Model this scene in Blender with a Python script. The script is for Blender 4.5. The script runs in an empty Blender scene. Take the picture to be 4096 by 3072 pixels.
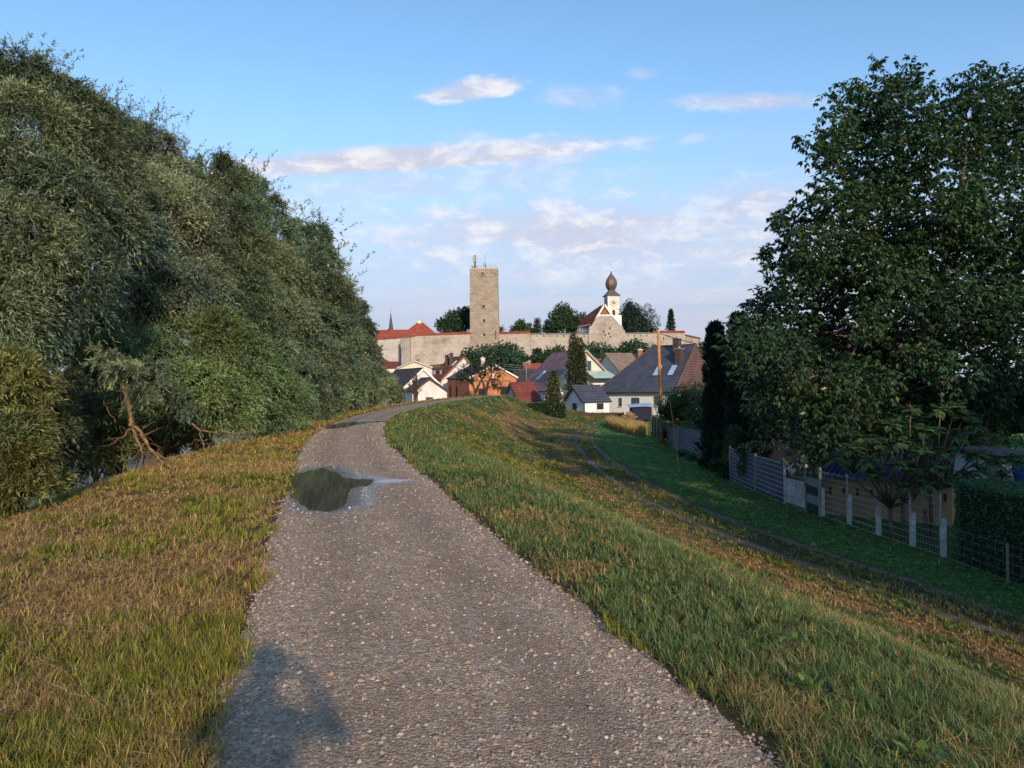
import bpy, math, random
import numpy as np
from mathutils import Vector, Matrix
rng = np.random.default_rng(7); random.seed(7)
S = bpy.context.scene
COL = S.collection
R = math.radians

# ------------------------------------------------------------------ camera, sky, sun, exposure
F = 2840.0                       # focal length in pixels of the 4096 wide photograph
CAM = Vector((0, 0, 1.6)); ROLL = R(0.8); HOR = 1541.0
cam = bpy.data.cameras.new("camera"); cam_o = bpy.data.objects.new("camera", cam); COL.objects.link(cam_o)
cam.sensor_width = 36; cam.lens = 36 * F / 4096; cam.clip_start = 0.05; cam.clip_end = 9000
PITCH = math.atan((HOR - 1536) / F)
CM = Matrix.Rotation(R(90) + PITCH, 4, 'X') @ Matrix.Rotation(-ROLL, 4, 'Z')
cam_o.matrix_world = Matrix.Translation(CAM) @ CM
S.camera = cam_o
S.render.resolution_x = 1024; S.render.resolution_y = 768
M3 = np.array(CM.to_3x3())
def P(px, py, d):
    """world point seen at photograph pixel px,py at forward distance d"""
    v = M3 @ np.array([(px - 2048) / F, -(py - 1536) / F, -1.0])
    v = v / v[1] * d
    return np.array([v[0], v[1], v[2] + CAM.z])

SUN_AZ, SUN_EL = 17.5, 19.0      # degrees: behind the camera, to its right
sv = Vector((math.sin(R(SUN_AZ)) * math.cos(R(SUN_EL)), -math.cos(R(SUN_AZ)) * math.cos(R(SUN_EL)), math.sin(R(SUN_EL))))
sl = bpy.data.lights.new("sun", 'SUN'); sl.energy = 3.1; sl.angle = R(1.4); sl.color = (1.0, 0.76, 0.54)
so = bpy.data.objects.new("sun", sl); COL.objects.link(so); so.rotation_euler = sv.to_track_quat('Z', 'Y').to_euler()
S.view_settings.view_transform = 'Standard'; S.view_settings.look = 'None'
S.view_settings.gamma = 1; S.view_settings.use_curve_mapping = False
S.view_settings.exposure = 0.62

class NT:
    """tiny node-building helper"""
    def __init__(s, tree): s.t = tree; s.n = tree.nodes; s.l = tree.links
    def node(s, typ, **kw):
        n = s.n.new(typ)
        for k, v in kw.items(): setattr(n, k, v)
        return n
    def put(s, sock, v):
        if isinstance(v, bpy.types.NodeSocket): s.l.new(v, sock)
        elif v is not None: sock.default_value = v
    def math(s, op, a, b=None, c=None, clamp=False):
        n = s.node('ShaderNodeMath', operation=op, use_clamp=clamp)
        s.put(n.inputs[0], a); s.put(n.inputs[1], b); s.put(n.inputs[2], c)
        return n.outputs[0]
    def mix(s, f, a, b, mode='MIX'):
        n = s.node('ShaderNodeMix', data_type='RGBA', blend_type=mode)
        s.put(n.inputs[0], f)
        s.put(n.inputs[6], a if isinstance(a, bpy.types.NodeSocket) else (*a[:3], 1))
        s.put(n.inputs[7], b if isinstance(b, bpy.types.NodeSocket) else (*b[:3], 1))
        return n.outputs[2]
    def noise(s, vec, scale, detail=3, rough=0.55, dist=0.0):
        n = s.node('ShaderNodeTexNoise'); s.put(n.inputs['Vector'], vec)
        n.inputs['Scale'].default_value = scale; n.inputs['Detail'].default_value = detail
        n.inputs['Roughness'].default_value = rough; n.inputs['Distortion'].default_value = dist
        return n.outputs['Fac']
    def ramp(s, v, lo, hi, a=0.0, b=1.0):
        n = s.node('ShaderNodeMapRange', clamp=True, interpolation_type='SMOOTHSTEP')
        s.put(n.inputs[0], v)
        for i, q in ((1, lo), (2, hi), (3, a), (4, b)): s.put(n.inputs[i], q)
        return n.outputs[0]
    def scale(s, vec, sc, off=(0, 0, 0)):
        n = s.node('ShaderNodeMapping'); s.put(n.inputs[0], vec)
        n.inputs['Scale'].default_value = sc; n.inputs['Location'].default_value = off
        return n.outputs[0]

# --- world: physical sky with thin wind-drawn clouds, laid out by direction
W = bpy.data.worlds.new("World"); S.world = W; W.use_nodes = True
w = NT(W.node_tree); w.n.clear()
sky = w.node('ShaderNodeTexSky', sky_type='NISHITA', sun_disc=False)
sky.sun_elevation = R(SUN_EL); sky.sun_rotation = R(180 - SUN_AZ)
sky.altitude = 300; sky.air_density = 1.0; sky.dust_density = 0.6; sky.ozone_density = 2.0
tc = w.node('ShaderNodeTexCoord').outputs['Generated']
sx = w.node('ShaderNodeSeparateXYZ'); w.l.new(tc, sx.inputs[0])
dy = w.math('MAXIMUM', sx.outputs[1], 0.05)
gx = w.math('DIVIDE', sx.outputs[0], dy); gz = w.math('DIVIDE', sx.outputs[2], dy)
cv = w.node('ShaderNodeCombineXYZ'); w.put(cv.inputs[0], gx); w.put(cv.inputs[1], gz)
front = w.ramp(sx.outputs[1], 0.1, 0.35)
K = 1534.0
nz1 = w.noise(w.scale(cv.outputs[0], (3.2, 15.0, 1)), 2.0, 7, 0.66, 0.5)
nz2 = w.noise(w.scale(cv.outputs[0], (6.0, 13.0, 1), (4, 2, 0)), 2.6, 7, 0.66, 0.3)
warp = w.math('MULTIPLY', w.math('SUBTRACT', nz2, 0.5), 0.9)
# x, y, half width, half height in the photograph at 2212 px, slope, strength, softness
CL = [(1030, 190, 98, 22, -.10, 1.0, .5), (1260, 212, 90, 24, .02, .50, .9), (1625, 226, 165, 19, .0, .72, .8),
      (1398, 160, 42, 12, .0, .42, .9), (1505, 302, 36, 8, -.15, .4, .9),
      (880, 338, 470, 27, -.05, 1.0, .6), (1210, 322, 130, 26, -.04, .7, .6), (1180, 352, 180, 26, -.22, .6, .8),
      (960, 392, 400, 34, -.03, .62, .9), (1030, 288, 60, 9, 0, .4, .9), (700, 440, 220, 50, 0, .35, 1.0),
      (1270, 505, 540, 80, .0, 1.0, .9), (1545, 462, 250, 48, -.2, .9, .8), (1640, 545, 160, 28, -.25, .65, .9),
      (1180, 570, 480, 60, .05, .5, 1.0), (1565, 398, 40, 7, 0, .4, .9), (1250, 430, 60, 16, -.2, .35, 1.),
      (1000, 425, 40, 10, 0, .4, 1.), (1200, 378, 40, 14, 0, .4, 1.)]
acc = None; acs = None
for cxp, cyp, hw, hh, sl_, st, sf in CL:
    X0 = (cxp - 1106) / K; Z0 = (831 - cyp) / K
    a = w.math('SUBTRACT', gx, X0)
    b = w.math('SUBTRACT', w.math('SUBTRACT', gz, Z0), w.math('MULTIPLY', a, -sl_))
    ea = w.math('DIVIDE', a, hw / K * 1.15); eb = w.math('DIVIDE', b, hh / K * 1.25)
    r2 = w.math('ADD', w.math('MULTIPLY', ea, ea), w.math('MULTIPLY', eb, eb))
    f = w.math('SUBTRACT', w.math('SQRT', r2), w.math('MULTIPLY', warp, 0.8 if hw / hh > 8 else 2.0))
    m = w.ramp(f, 1.2, 1.05 - sf * .95, 0.0, st)
    if hw / hh > 12: acs = m if acs is None else w.math('MAXIMUM', acs, m)
    else: acc = m if acc is None else w.math('MAXIMUM', acc, m)
wisp = w.ramp(nz1, 0.28, 0.60, 0.46, .95)
mask = w.math('MULTIPLY', w.math('MAXIMUM', w.math('MULTIPLY', acc, wisp), w.math('MULTIPLY', acs, w.ramp(nz1, .25, .55, .55, 1.0))), front)
# pale lavender veil low in the sky
el = sx.outputs[2]
veil = w.ramp(el, 0.40, 0.06, 0.0, 0.95)
bands = w.ramp(w.noise(w.scale(cv.outputs[0], (1.0, 16.0, 1), (9, 3, 0)), 2.2, 4, .5, .4), .38, .68)
skyc = w.mix(1.0, sky.outputs[0], (1.48, 1.72, 1.80), 'MULTIPLY')
veilc = w.mix(bands, (3.75, 4.1, 5.25), (4.45, 4.35, 5.25))
c1 = w.mix(veil, skyc, veilc)
shade = w.ramp(nz2, .42, .66)
cloudc = w.mix(shade, (4.6, 4.8, 5.9), (6.8, 6.7, 7.0))
c2 = w.mix(mask, c1, cloudc)
bg = w.node('ShaderNodeBackground'); w.put(bg.inputs[0], c2); bg.inputs[1].default_value = 0.088
ow = w.node('ShaderNodeOutputWorld'); w.l.new(bg.outputs[0], ow.inputs[0])
W.cycles.sampling_method = 'MANUAL'; W.cycles.sample_map_resolution = 512

# ------------------------------------------------------------------ materials
MATS = {}
def mat(name, col, col2=None, sc=3.0, rough=0.85, bump=0.0, bsc=None, spec=0.3, metal=0.0, thr=(.35, .65), det=4, fn=None):
    if name in MATS: return MATS[name]
    m = bpy.data.materials.new(name); m.use_nodes = True; q = NT(m.node_tree)
    p = q.n['Principled BSDF']; p.inputs['Roughness'].default_value = rough
    p.inputs['Specular IOR Level'].default_value = spec; p.inputs['Metallic'].default_value = metal
    v = q.node('ShaderNodeTexCoord').outputs['Object']
    c = (*col, 1)
    if col2 is not None: c = q.mix(q.ramp(q.noise(v, sc, det), *thr), col, col2)
    if fn: c = fn(q, v, c, p)
    q.put(p.inputs['Base Color'], c)
    if bump:
        b = q.node('ShaderNodeBump'); b.inputs['Strength'].default_value = 1; b.inputs['Distance'].default_value = bump
        q.put(b.inputs['Height'], q.noise(v, bsc or sc * 4, 5)); q.l.new(b.outputs[0], p.inputs['Normal'])
    MATS[name] = m; return m

def leafmat(name, trans=0.25, rough=0.55, spec=0.3, gain=1.0):
    if name in MATS: return MATS[name]
    m = bpy.data.materials.new(name); m.use_nodes = True; q = NT(m.node_tree)
    p = q.n['Principled BSDF']; p.inputs['Roughness'].default_value = rough; p.inputs['Specular IOR Level'].default_value = spec
    at = q.node('ShaderNodeAttribute', attribute_name='tint').outputs['Color']
    q.put(p.inputs['Base Color'], at)
    tr = q.node('ShaderNodeBsdfTranslucent'); q.put(tr.inputs[0], q.mix(1.0, at, (1.3, 1.5, .6), 'MULTIPLY'))
    mx = q.node('ShaderNodeMixShader'); mx.inputs[0].default_value = trans
    q.l.new(p.outputs[0], mx.inputs[1]); q.l.new(tr.outputs[0], mx.inputs[2])
    q.l.new(mx.outputs[0], q.n['Material Output'].inputs[0])
    MATS[name] = m; return m
LEAF = leafmat('leaves', .25, .5, .35)
LEAF_SHINY = leafmat('walnut_leaves', .22, .42, .4)
GRASSM = leafmat('grass_blades', .3, .6, .25)
NEEDLE = leafmat('needles', .05, .7, .2)

def stone(name, c1, c2, mortar, bw=.9, bh=.42, side=False, stain=(.14, .12, .10), sthr=(.62, .75), ssc=.22):
    def fn(q, v, c, p):
        s_ = q.node('ShaderNodeSeparateXYZ'); q.put(s_.inputs[0], v)
        cb = q.node('ShaderNodeCombineXYZ'); q.put(cb.inputs[0], q.math('ADD', s_.outputs[0], q.math('MULTIPLY', s_.outputs[1], .7)))
        q.put(cb.inputs[1], s_.outputs[2])
        b = q.node('ShaderNodeTexBrick'); q.put(b.inputs['Vector'], cb.outputs[0])
        b.inputs['Scale'].default_value = 1; b.inputs['Brick Width'].default_value = bw; b.inputs['Row Height'].default_value = bh
        b.inputs['Mortar Size'].default_value = .045; b.inputs['Mortar Smooth'].default_value = .4
        b.inputs['Color1'].default_value = (*c1, 1); b.inputs['Color2'].default_value = (*c2, 1); b.inputs['Mortar'].default_value = (*mortar, 1)
        n1 = q.noise(v, 1.6, 6, .7)
        cc = q.mix(q.ramp(n1, .56, .72, 0, .75), b.outputs[0], (c1[0] * .45, c1[1] * .42, c1[2] * .4))
        cc = q.mix(q.ramp(q.noise(v, ssc, 5, .65), *sthr, 0, .6), cc, stain)
        return q.mix(q.ramp(q.noise(v, .35, 4), .3, .7, 0, .35), cc, (c1[0] * 1.25, c1[1] * 1.25, c1[2] * 1.3))
    return mat(name, c1, rough=.95, spec=.1, fn=fn)

def rooftile(name, c1, c2, step=.34, rough=.6, moss=None, spec=.35):
    def fn(q, v, c, p):
        s_ = q.node('ShaderNodeSeparateXYZ'); q.put(s_.inputs[0], v)
        fr = q.math('FRACT', q.math('DIVIDE', s_.outputs[2], step))
        line = q.ramp(fr, .0, .35, 1., 0.)
        cc = q.mix(q.ramp(q.noise(v, .7, 5, .65), .35, .68), c1, c2)
        cc = q.mix(q.ramp(q.noise(q.scale(v, (1, 1, 3)), 5, 3, .7), .4, .7, 0, .45), cc, (c1[0] * .5, c1[1] * .5, c1[2] * .5))
        if moss: cc = q.mix(q.ramp(q.noise(v, .9, 5, .7), .52, .72, 0, .7), cc, moss)
        b = q.node('ShaderNodeBump'); b.inputs['Distance'].default_value = .05; b.inputs['Strength'].default_value = .8
        q.put(b.inputs['Height'], fr); q.l.new(b.outputs[0], p.inputs['Normal'])
        return q.mix(q.math('MULTIPLY', line, .6), cc, (c1[0] * .3, c1[1] * .3, c1[2] * .3))
    return mat(name, c1, rough=rough, spec=spec, fn=fn)

def plaster(name, c, dirt=.25):
    def fn(q, v, cc, p):
        a = q.mix(q.ramp(q.noise(q.scale(v, (1, 1, .4)), .9, 5, .65), .35, .75, 0, dirt), c, (c[0] * .6, c[1] * .6, c[2] * .58))
        return q.mix(q.ramp(q.noise(v, 7, 3), .3, .7, 0, .12), a, (c[0] * .8, c[1] * .8, c[2] * .8))
    return mat(name, c, rough=.9, spec=.2, fn=fn)

M = dict(
    bark=mat('bark', (.085, .065, .045), (.16, .125, .09), 6, .95, .02, 14),
    lichen_bark=mat('lichen_bark', (.11, .075, .05), (.27, .175, .075), 7, .95, .02, 24),
    wood_pole=mat('pole_wood', (.40, .17, .04), (.52, .25, .07), 2.5, .8, .004, 20, fn=lambda q, v, c, p: q.mix(q.ramp(q.noise(q.scale(v, (9, 9, 1.4)), 2.2, 5, .7), .55, .7, 0, .8), c, (.13, .06, .02))),
    wood=mat('old_wood', (.16, .10, .06), (.26, .17, .10), 5, .85, .004),
    dark_wood=mat('dark_wood', (.05, .035, .028), (.09, .06, .045), 5, .8),
    metal=mat('grey_metal', (.30, .31, .32), (.40, .41, .42), 8, .45, spec=.5, metal=.6),
    dark=mat('dark_opening', (.012, .012, .014), (.02, .02, .022), 3, .5),
    glass=mat('window_glass', (.05, .07, .09), (.09, .11, .13), 1.5, .08, spec=.8),
    skyglass=mat('skylight_glass', (.25, .42, .58), (.32, .50, .66), .6, .07, spec=1.0),
    awning=mat('awning_glass', (.30, .42, .40), (.38, .50, .48), 1.2, .12, spec=.8),
    white=mat('white_paint', (.74, .74, .72), (.80, .80, .78), 4, .6),
    frame=mat('window_frame', (.70, .70, .70), rough=.5),
    brownframe=mat('brown_frame', (.07, .045, .035), rough=.5),
)

# ------------------------------------------------------------------ object helpers
def tagit(o, label=None, cat=None, group=None, kind=None):
    for k, v in (('label', label), ('category', cat), ('group', group), ('kind', kind)):
        if v: o[k] = v
    return o
def thing(name, loc, label, cat, group=None):
    o = bpy.data.objects.new(name, None); COL.objects.link(o); o.location = tuple(float(c) for c in loc)
    o.empty_display_size = .3
    return tagit(o, label, cat, group)
WL = {}
def worldloc(o):
    v = Vector((0, 0, 0))
    while o is not None: v += Vector(o.location); o = o.parent
    return v
def meshobj(name, V, Fc, m, parent=None, smooth=False, mi=None):
    """V in world coordinates; mesh object origin sits at world origin (or is offset by its parent)"""
    me = bpy.data.meshes.new(name); me.from_pydata([tuple(map(float, v)) for v in V], [], [tuple(f) for f in Fc])
    ms = m if isinstance(m, (list, tuple)) else [m]
    for x in ms: me.materials.append(x)
    if mi is not None: me.polygons.foreach_set('material_index', mi)
    if smooth: me.polygons.foreach_set('use_smooth', [True] * len(me.polygons))
    me.update()
    o = bpy.data.objects.new(name, me); COL.objects.link(o)
    if parent is not None:
        o.parent = parent; o.location = -worldloc(parent)
    return o
def bigmesh(name, V, nper, m, parent=None, tint=None, faces=None, smooth=False):
    """many equal polygons: V (N*nper,3) float array, each nper verts a polygon; or faces index array (Nf,nper)"""
    V = np.ascontiguousarray(V, dtype=np.float32); nv = len(V)
    idx = np.arange(nv, dtype=np.int32) if faces is None else np.ascontiguousarray(faces, dtype=np.int32).ravel()
    nf = len(idx) // nper
    me = bpy.data.meshes.new(name)
    me.vertices.add(nv); me.vertices.foreach_set('co', V.ravel())
    me.loops.add(len(idx)); me.loops.foreach_set('vertex_index', idx)
    me.polygons.add(nf); me.polygons.foreach_set('loop_start', np.arange(nf, dtype=np.int32) * nper)
    try: me.polygons.foreach_set('loop_total', np.full(nf, nper, dtype=np.int32))
    except Exception: pass
    if smooth: me.polygons.foreach_set('use_smooth', np.ones(nf, dtype=bool))
    me.materials.append(m)
    if tint is not None:
        a = me.color_attributes.new('tint', 'FLOAT_COLOR', 'POINT')
        t = np.ones((nv, 4), dtype=np.float32); t[:, :3] = tint
        a.data.foreach_set('color', t.ravel())
    me.update(calc_edges=True); me.validate()
    o = bpy.data.objects.new(name, me); COL.objects.link(o)
    if parent is not None: o.parent = parent; o.location = -worldloc(parent)
    return o
class MB:
    def __init__(s): s.v = []; s.f = []
    def add(s, V, Fc):
        k = len(s.v); s.v += [tuple(map(float, v)) for v in V]; s.f += [tuple(i + k for i in f) for f in Fc]; return s
    def box(s, c, size, ux=(1, 0), z0=None):
        """c centre (z = bottom), size (along ux, across, up)"""
        ux = np.array(ux, float); ux /= np.linalg.norm(ux); uy = np.array([-ux[1], ux[0]])
        V = []
        for z in (0, size[2]):
            for a, b in ((-1, -1), (1, -1), (1, 1), (-1, 1)):
                p = np.array(c[:2], float) + ux * a * size[0] / 2 + uy * b * size[1] / 2
                V.append((p[0], p[1], c[2] + z))
        return s.add(V, [(3, 2, 1, 0), (4, 5, 6, 7), (0, 1, 5, 4), (1, 2, 6, 5), (2, 3, 7, 6), (3, 0, 4, 7)])
    def tube(s, pts, rad, n=6):
        pts = [Vector(p) for p in pts]; k = len(s.v)
        if not hasattr(rad, '__len__'): rad = [rad] * len(pts)
        for i, p in enumerate(pts):
            t = (pts[min(i + 1, len(pts) - 1)] - pts[max(i - 1, 0)]).normalized()
            a = t.cross(Vector((0, 0, 1)) if abs(t.z) < .9 else Vector((1, 0, 0))).normalized(); b = t.cross(a)
            for j in range(n):
                th = 2 * math.pi * j / n
                s.v.append(tuple(p + (a * math.cos(th) + b * math.sin(th)) * rad[i]))
        for i in range(len(pts) - 1):
            for j in range(n):
                s.f.append((k + i * n + j, k + i * n + (j + 1) % n, k + (i + 1) * n + (j + 1) % n, k + (i + 1) * n + j))
        s.f.append(tuple(k + j for j in range(n))[::-1]); s.f.append(tuple(k + (len(pts) - 1) * n + j for j in range(n)))
        return s
    def lathe(s, c, prof, n=16, rot=0):
        k = len(s.v)
        for r_, z in prof:
            for j in range(n):
                th = 2 * math.pi * j / n + rot
                s.v.append((c[0] + r_ * math.cos(th), c[1] + r_ * math.sin(th), z))
        m_ = len(prof)
        for i in range(m_ - 1):
            for j in range(n):
                s.f.append((k + i * n + j, k + i * n + (j + 1) % n, k + (i + 1) * n + (j + 1) % n, k + (i + 1) * n + j))
        s.f.append(tuple(k + j for j in range(n))[::-1]); s.f.append(tuple(k + (m_ - 1) * n + j for j in range(n)))
        return s
    def build(s, name, m, parent=None, smooth=False): return meshobj(name, s.v, s.f, m, parent, smooth)

def slab(poly, th=.16):
    """thick sheet: polygon (3-D points) pushed down its normal"""
    p = [Vector(tuple(map(float, q))) for q in poly]
    nrm = Vector((0, 0, 0))
    for i in range(len(p)):
        a, b = p[i], p[(i + 1) % len(p)]; nrm += Vector(((a.y - b.y) * (a.z + b.z), (a.z - b.z) * (a.x + b.x), (a.x - b.x) * (a.y + b.y)))
    nrm.normalize()
    if nrm.z < 0: nrm = -nrm
    n = len(p); V = [tuple(q) for q in p] + [tuple(q - nrm * th) for q in p]
    Fc = [tuple(range(n)), tuple(range(2 * n - 1, n - 1, -1))] + [(i, (i + 1) % n, n + (i + 1) % n, n + i) for i in range(n)]
    return V, Fc

def hsh(ix, iy, s):
    v = np.sin(ix * 127.1 + iy * 311.7 + s * 74.7) * 43758.5453
    return v - np.floor(v)
def vn(x, y, s=0):
    ix, iy = np.floor(x), np.floor(y); fx, fy = x - ix, y - iy
    fx = fx * fx * (3 - 2 * fx); fy = fy * fy * (3 - 2 * fy)
    a = hsh(ix, iy, s); b = hsh(ix + 1, iy, s); c = hsh(ix, iy + 1, s); d = hsh(ix + 1, iy + 1, s)
    return (a * (1 - fx) + b * fx) * (1 - fy) + (c * (1 - fx) + d * fx) * fy
def fbm(x, y, s=0, o=4):
    t = 0; a = .5; tot = 0
    for i in range(o): t = t + a * vn(x * 2 ** i, y * 2 ** i, s + i * 3.1); tot += a; a *= .55
    return t / tot
def ss(a, b, x):
    t = np.clip((x - a) / (b - a), 0, 1); return t * t * (3 - 2 * t)
def smin(a, b, k): return .5 * (a + b - np.sqrt((a - b) ** 2 + k * k))
def smax(a, b, k): return .5 * (a + b + np.sqrt((a - b) ** 2 + k * k))

# ------------------------------------------------------------------ terrain
CLY = np.array([-60, -20, -3, 3, 6, 9, 12, 17.5, 22, 28.4, 35, 41, 55, 75, 90, 103, 114, 124, 150, 400.])
CLX = np.array([9, 4.5, 1.6, -.08, -.95, -1.78, -2.55, -4.05, -5.15, -6.4, -7.3, -7.9, -8.4, -7.8, -6.4, -4.4, -2.0, 1.5, 12, 12])
_yy = np.linspace(-60, 400, 4601); _xx = np.interp(_yy, CLY, CLX)
_k = np.exp(-np.linspace(-2, 2, 41) ** 2); _k /= _k.sum(); _xx = np.convolve(np.pad(_xx, 20, mode='edge'), _k, 'valid')
_gg = np.gradient(_xx, _yy)
def off(x, y):
    c = np.interp(y, _yy, _xx); g = np.interp(y, _yy, _gg); return (x - c) / np.sqrt(1 + g * g)
RZ = -3.6
def Hraw(x, y):
    x = np.asarray(x, float); y = np.asarray(y, float)
    o = off(x, y)
    top = -3.9 * ss(116, 150, y)
    lw = np.interp(y, [-10, 6, 14, 27, 60, 100], [5.6, 5.0, 4.6, 3.1, 3.0, 3.6])
    right = top - .50 * smax(o - 2.75, 0, .7); left = top - .55 * smax(-o - lw, 0, .5)
    z = np.where(o > 0, right, left)
    base = np.where(o > 0, RZ, -4.9)
    base = base + np.where(o > 0, .10 * (fbm(x * .25, y * .25, 5) - .5), 0)
    # farther bank of the river
    base = np.where(o < -30, base + 3.2 * ss(-34 - 14, -34 - 20, o), base)
    z = smax(z, base, .5)
    # earth ramp that leaves the dike to the right, far ahead
    ax, ay, bx, by = -3.0, 113.0, 17.0, 107.0
    t = np.clip(((x - ax) * (bx - ax) + (y - ay) * (by - ay)) / ((bx - ax) ** 2 + (by - ay) ** 2), -.2, 1.15)
    dd = np.hypot(x - (ax + t * (bx - ax)), y - (ay + t * (by - ay)))
    zr = -3.75 * np.clip(t, 0, 1.15) ** 1.0 - .42 * smax(dd - 1.6, 0, 1.0)
    z = smax(z, zr, .35)
    # castle hill
    ht = np.interp(x, [-140, -60, -37, -12, 0, 60, 75, 120], [6, 8.5, 9.0, 11.3, 12.2, 12.6, 8, -2.])
    hf = ss(196, 233, y) * (1 - ss(330, 420, y))
    z = z + (ht - RZ) * hf * (x > -400)
    z = z + .05 * (fbm(x * .9, y * .9, 11, 2) - .5) * ss(1.4, 2.2, np.abs(o))
    return z
def H(x, y): return Hraw(x, y)

PUD = [np.array([(-3.95, 12.7), (-4.0, 13.9), (-3.85, 14.3), (-3.4, 13.7), (-2.95, 12.8), (-2.5, 12.45), (-2.0, 12.2), (-2.35, 11.9), (-2.5, 11.3), (-2.36, 10.5), (-2.2, 9.7), (-2.4, 9.25), (-2.75, 9.45), (-3.16, 10.4), (-3.6, 11.6)]),
       np.array([(-7.2, 27.9), (-7.75, 29.5), (-7.9, 31.5), (-7.7, 33.6), (-7.1, 34.4), (-6.2, 34.6), (-5.5, 33.9), (-5.9, 33.2), (-6.6, 32.4), (-6.7, 30.6), (-6.75, 28.6)])]
def sdf(x, y, poly):
    d = np.full(x.shape, 1e9); inside = np.zeros(x.shape, bool); n = len(poly)
    for i in range(n):
        ax, ay = poly[i]; bx, by = poly[(i + 1) % n]
        t = np.clip(((x - ax) * (bx - ax) + (y - ay) * (by - ay)) / ((bx - ax) ** 2 + (by - ay) ** 2), 0, 1)
        d = np.minimum(d, np.hypot(x - ax - t * (bx - ax), y - ay - t * (by - ay)))
        c = ((ay > y) != (by > y)) & (x < (bx - ax) * (y - ay) / (by - ay + 1e-12) + ax); inside ^= c
    return np.where(inside, -d, d)
def pathz(x, y):
    o = off(x, y); z = Hraw(x, y) + .028 * (1 - (o / 1.35) ** 2) - .02
    z = z + .020 * (fbm(x * 1.6, y * 1.6, 21) - .5) + .012 * (fbm(x * 9, y * 9, 3, 3) - .5)
    z = z - .018 * (np.exp(-((o - .62) / .28) ** 2) + np.exp(-((o + .62) / .28) ** 2)) * .5
    for p in PUD: z = z - .050 * ss(.22, -.34, sdf(x, y, p))
    return z

GREEN = np.array([.195, .200, .030]); LUSH = np.array([.092, .165, .072]); STRAW = np.array([.66, .46, .17]); BROWN = np.array([.33, .19, .10]); MUD = np.array([.075, .058, .042])
TRK = np.array([(16, 3), (11.6, 12), (10.2, 15.5), (8.9, 20.2), (7.6, 25), (6.6, 31), (6.0, 40), (5.9, 50), (6.2, 62), (7.5, 75), (9.5, 88), (12, 100)])
def trkx(y): return np.interp(y, TRK[:, 1], TRK[:, 0])
def grassfields(x, y):
    """share of straw, of lush growth and of bare mud at a place"""
    o = off(x, y); n = fbm(x * .7, y * .7, 2); n2 = fbm(x * 1.9, y * 1.9, 8)
    straw = np.where(o < 0, ss(.40, .60, n * .6 + n2 * .4) * .85, ss(.52, .70, n * .5 + n2 * .5) * .5)
    straw = np.maximum(straw, np.exp(-((x - trkx(y) + 2.3 + .9 * (n - .5)) / .60) ** 2) * ss(.25, .5, n2) * (o > 3) * (y < 60))
    straw = np.maximum(straw, ss(.48, .6, fbm(x * .35, y * .2, 17)) * (o > 3.2) * ss(45, 60, y) * .8)
    lush = np.where(o > 0, .75, .15) * ss(.3, .6, fbm(x * .4, y * .4, 31))
    lush = np.where((o > 1.2) & (o < 4.2), np.maximum(lush, .8 - straw * .4), lush)
    lush = np.where(x > trkx(y) + .9, 1.0, lush); straw = np.where(x > trkx(y) + .9, straw * .12, straw)
    e = x - trkx(y)
    mud = np.maximum(np.exp(-((e + .75) / .42) ** 2), np.exp(-((e - .75) / .34) ** 2)) * ss(.32, .58, fbm(x * .8, y * .5, 44)) * ((y < 90) & (y > 0))
    mud = np.maximum(mud, .8 * np.exp(-((e + .2) / 1.1) ** 2) * ss(.5, .66, fbm(x * .5, y * .35, 47)) * ((y < 40) & (y > 0)))
    return straw, lush, mud

def axis(segs):
    out = [segs[0][0]]
    for a, b, st in segs:
        n = max(1, int(round((b - a) / st))); out += list(np.linspace(a, b, n + 1)[1:])
    return np.array(out)
gxs = axis([(-3500, -400, 620), (-400, -90, 31), (-90, -24, 3), (-24, -9, .5), (-9, 13, .16), (13, 24, .6), (24, 90, 3), (90, 400, 31), (400, 3500, 620)])
gys = axis([(-400, -60, 40), (-60, -6, 2), (-6, 1, .5), (1, 22, .18), (22, 60, .5), (60, 125, 1.0), (125, 420, 3.2), (420, 900, 60), (900, 6000, 1000)])
GX, GY = np.meshgrid(gxs, gys); gz_ = Hraw(GX, GY); oo = off(GX, GY)
gz_ = gz_ - .09 * ss(1.22, .98, np.abs(oo)) * (GY < 160) - .012 * ss(1.45, 1.7, np.abs(oo))
st, lu, mu = grassfields(GX, GY)
tint = GREEN * .55 + (LUSH - GREEN) * .6 * lu[..., None]
tint = tint + (BROWN * .85 - tint) * (st * .85)[..., None]
nn_ = fbm(GX * 5, GY * 5, 77, 3)[..., None]; far_ = ss(.6, 1.4, GX - trkx(GY))[..., None]; tint = tint + (np.array([.06, .15, .04]) - tint) * far_
tint = tint * (.7 + .6 * nn_)
tint = tint + (MUD - tint) * np.clip(mu * 1.1, 0, 1)[..., None]
edge = np.exp(-((np.abs(oo) - 1.25) / .20) ** 2)[..., None]
tint = tint + (np.array([.085, .06, .04]) - tint) * edge * .8
ny, nx = GX.shape; ii = np.arange(ny * nx).reshape(ny, nx)
gf = np.stack([ii[:-1, :-1], ii[:-1, 1:], ii[1:, 1:], ii[1:, :-1]], -1).reshape(-1, 4)
gm = bpy.data.materials.new('turf'); gm.use_nodes = True; q = NT(gm.node_tree); p = q.n['Principled BSDF']
v = q.node('ShaderNodeTexCoord').outputs['Object']; at = q.node('ShaderNodeAttribute', attribute_name='tint').outputs['Color']
c = q.mix(q.ramp(q.noise(v, 22, 4, .7), .35, .7, 0, .7), at, q.mix(1, at, (.35, .4, .35), 'MULTIPLY'))
c = q.mix(q.ramp(q.noise(q.scale(v, (1, .5, 1)), 1.3, 5, .7), .45, .75, 0, .5), c, q.mix(1, at, (1.4, 1.2, 1.0), 'MULTIPLY'))
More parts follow.
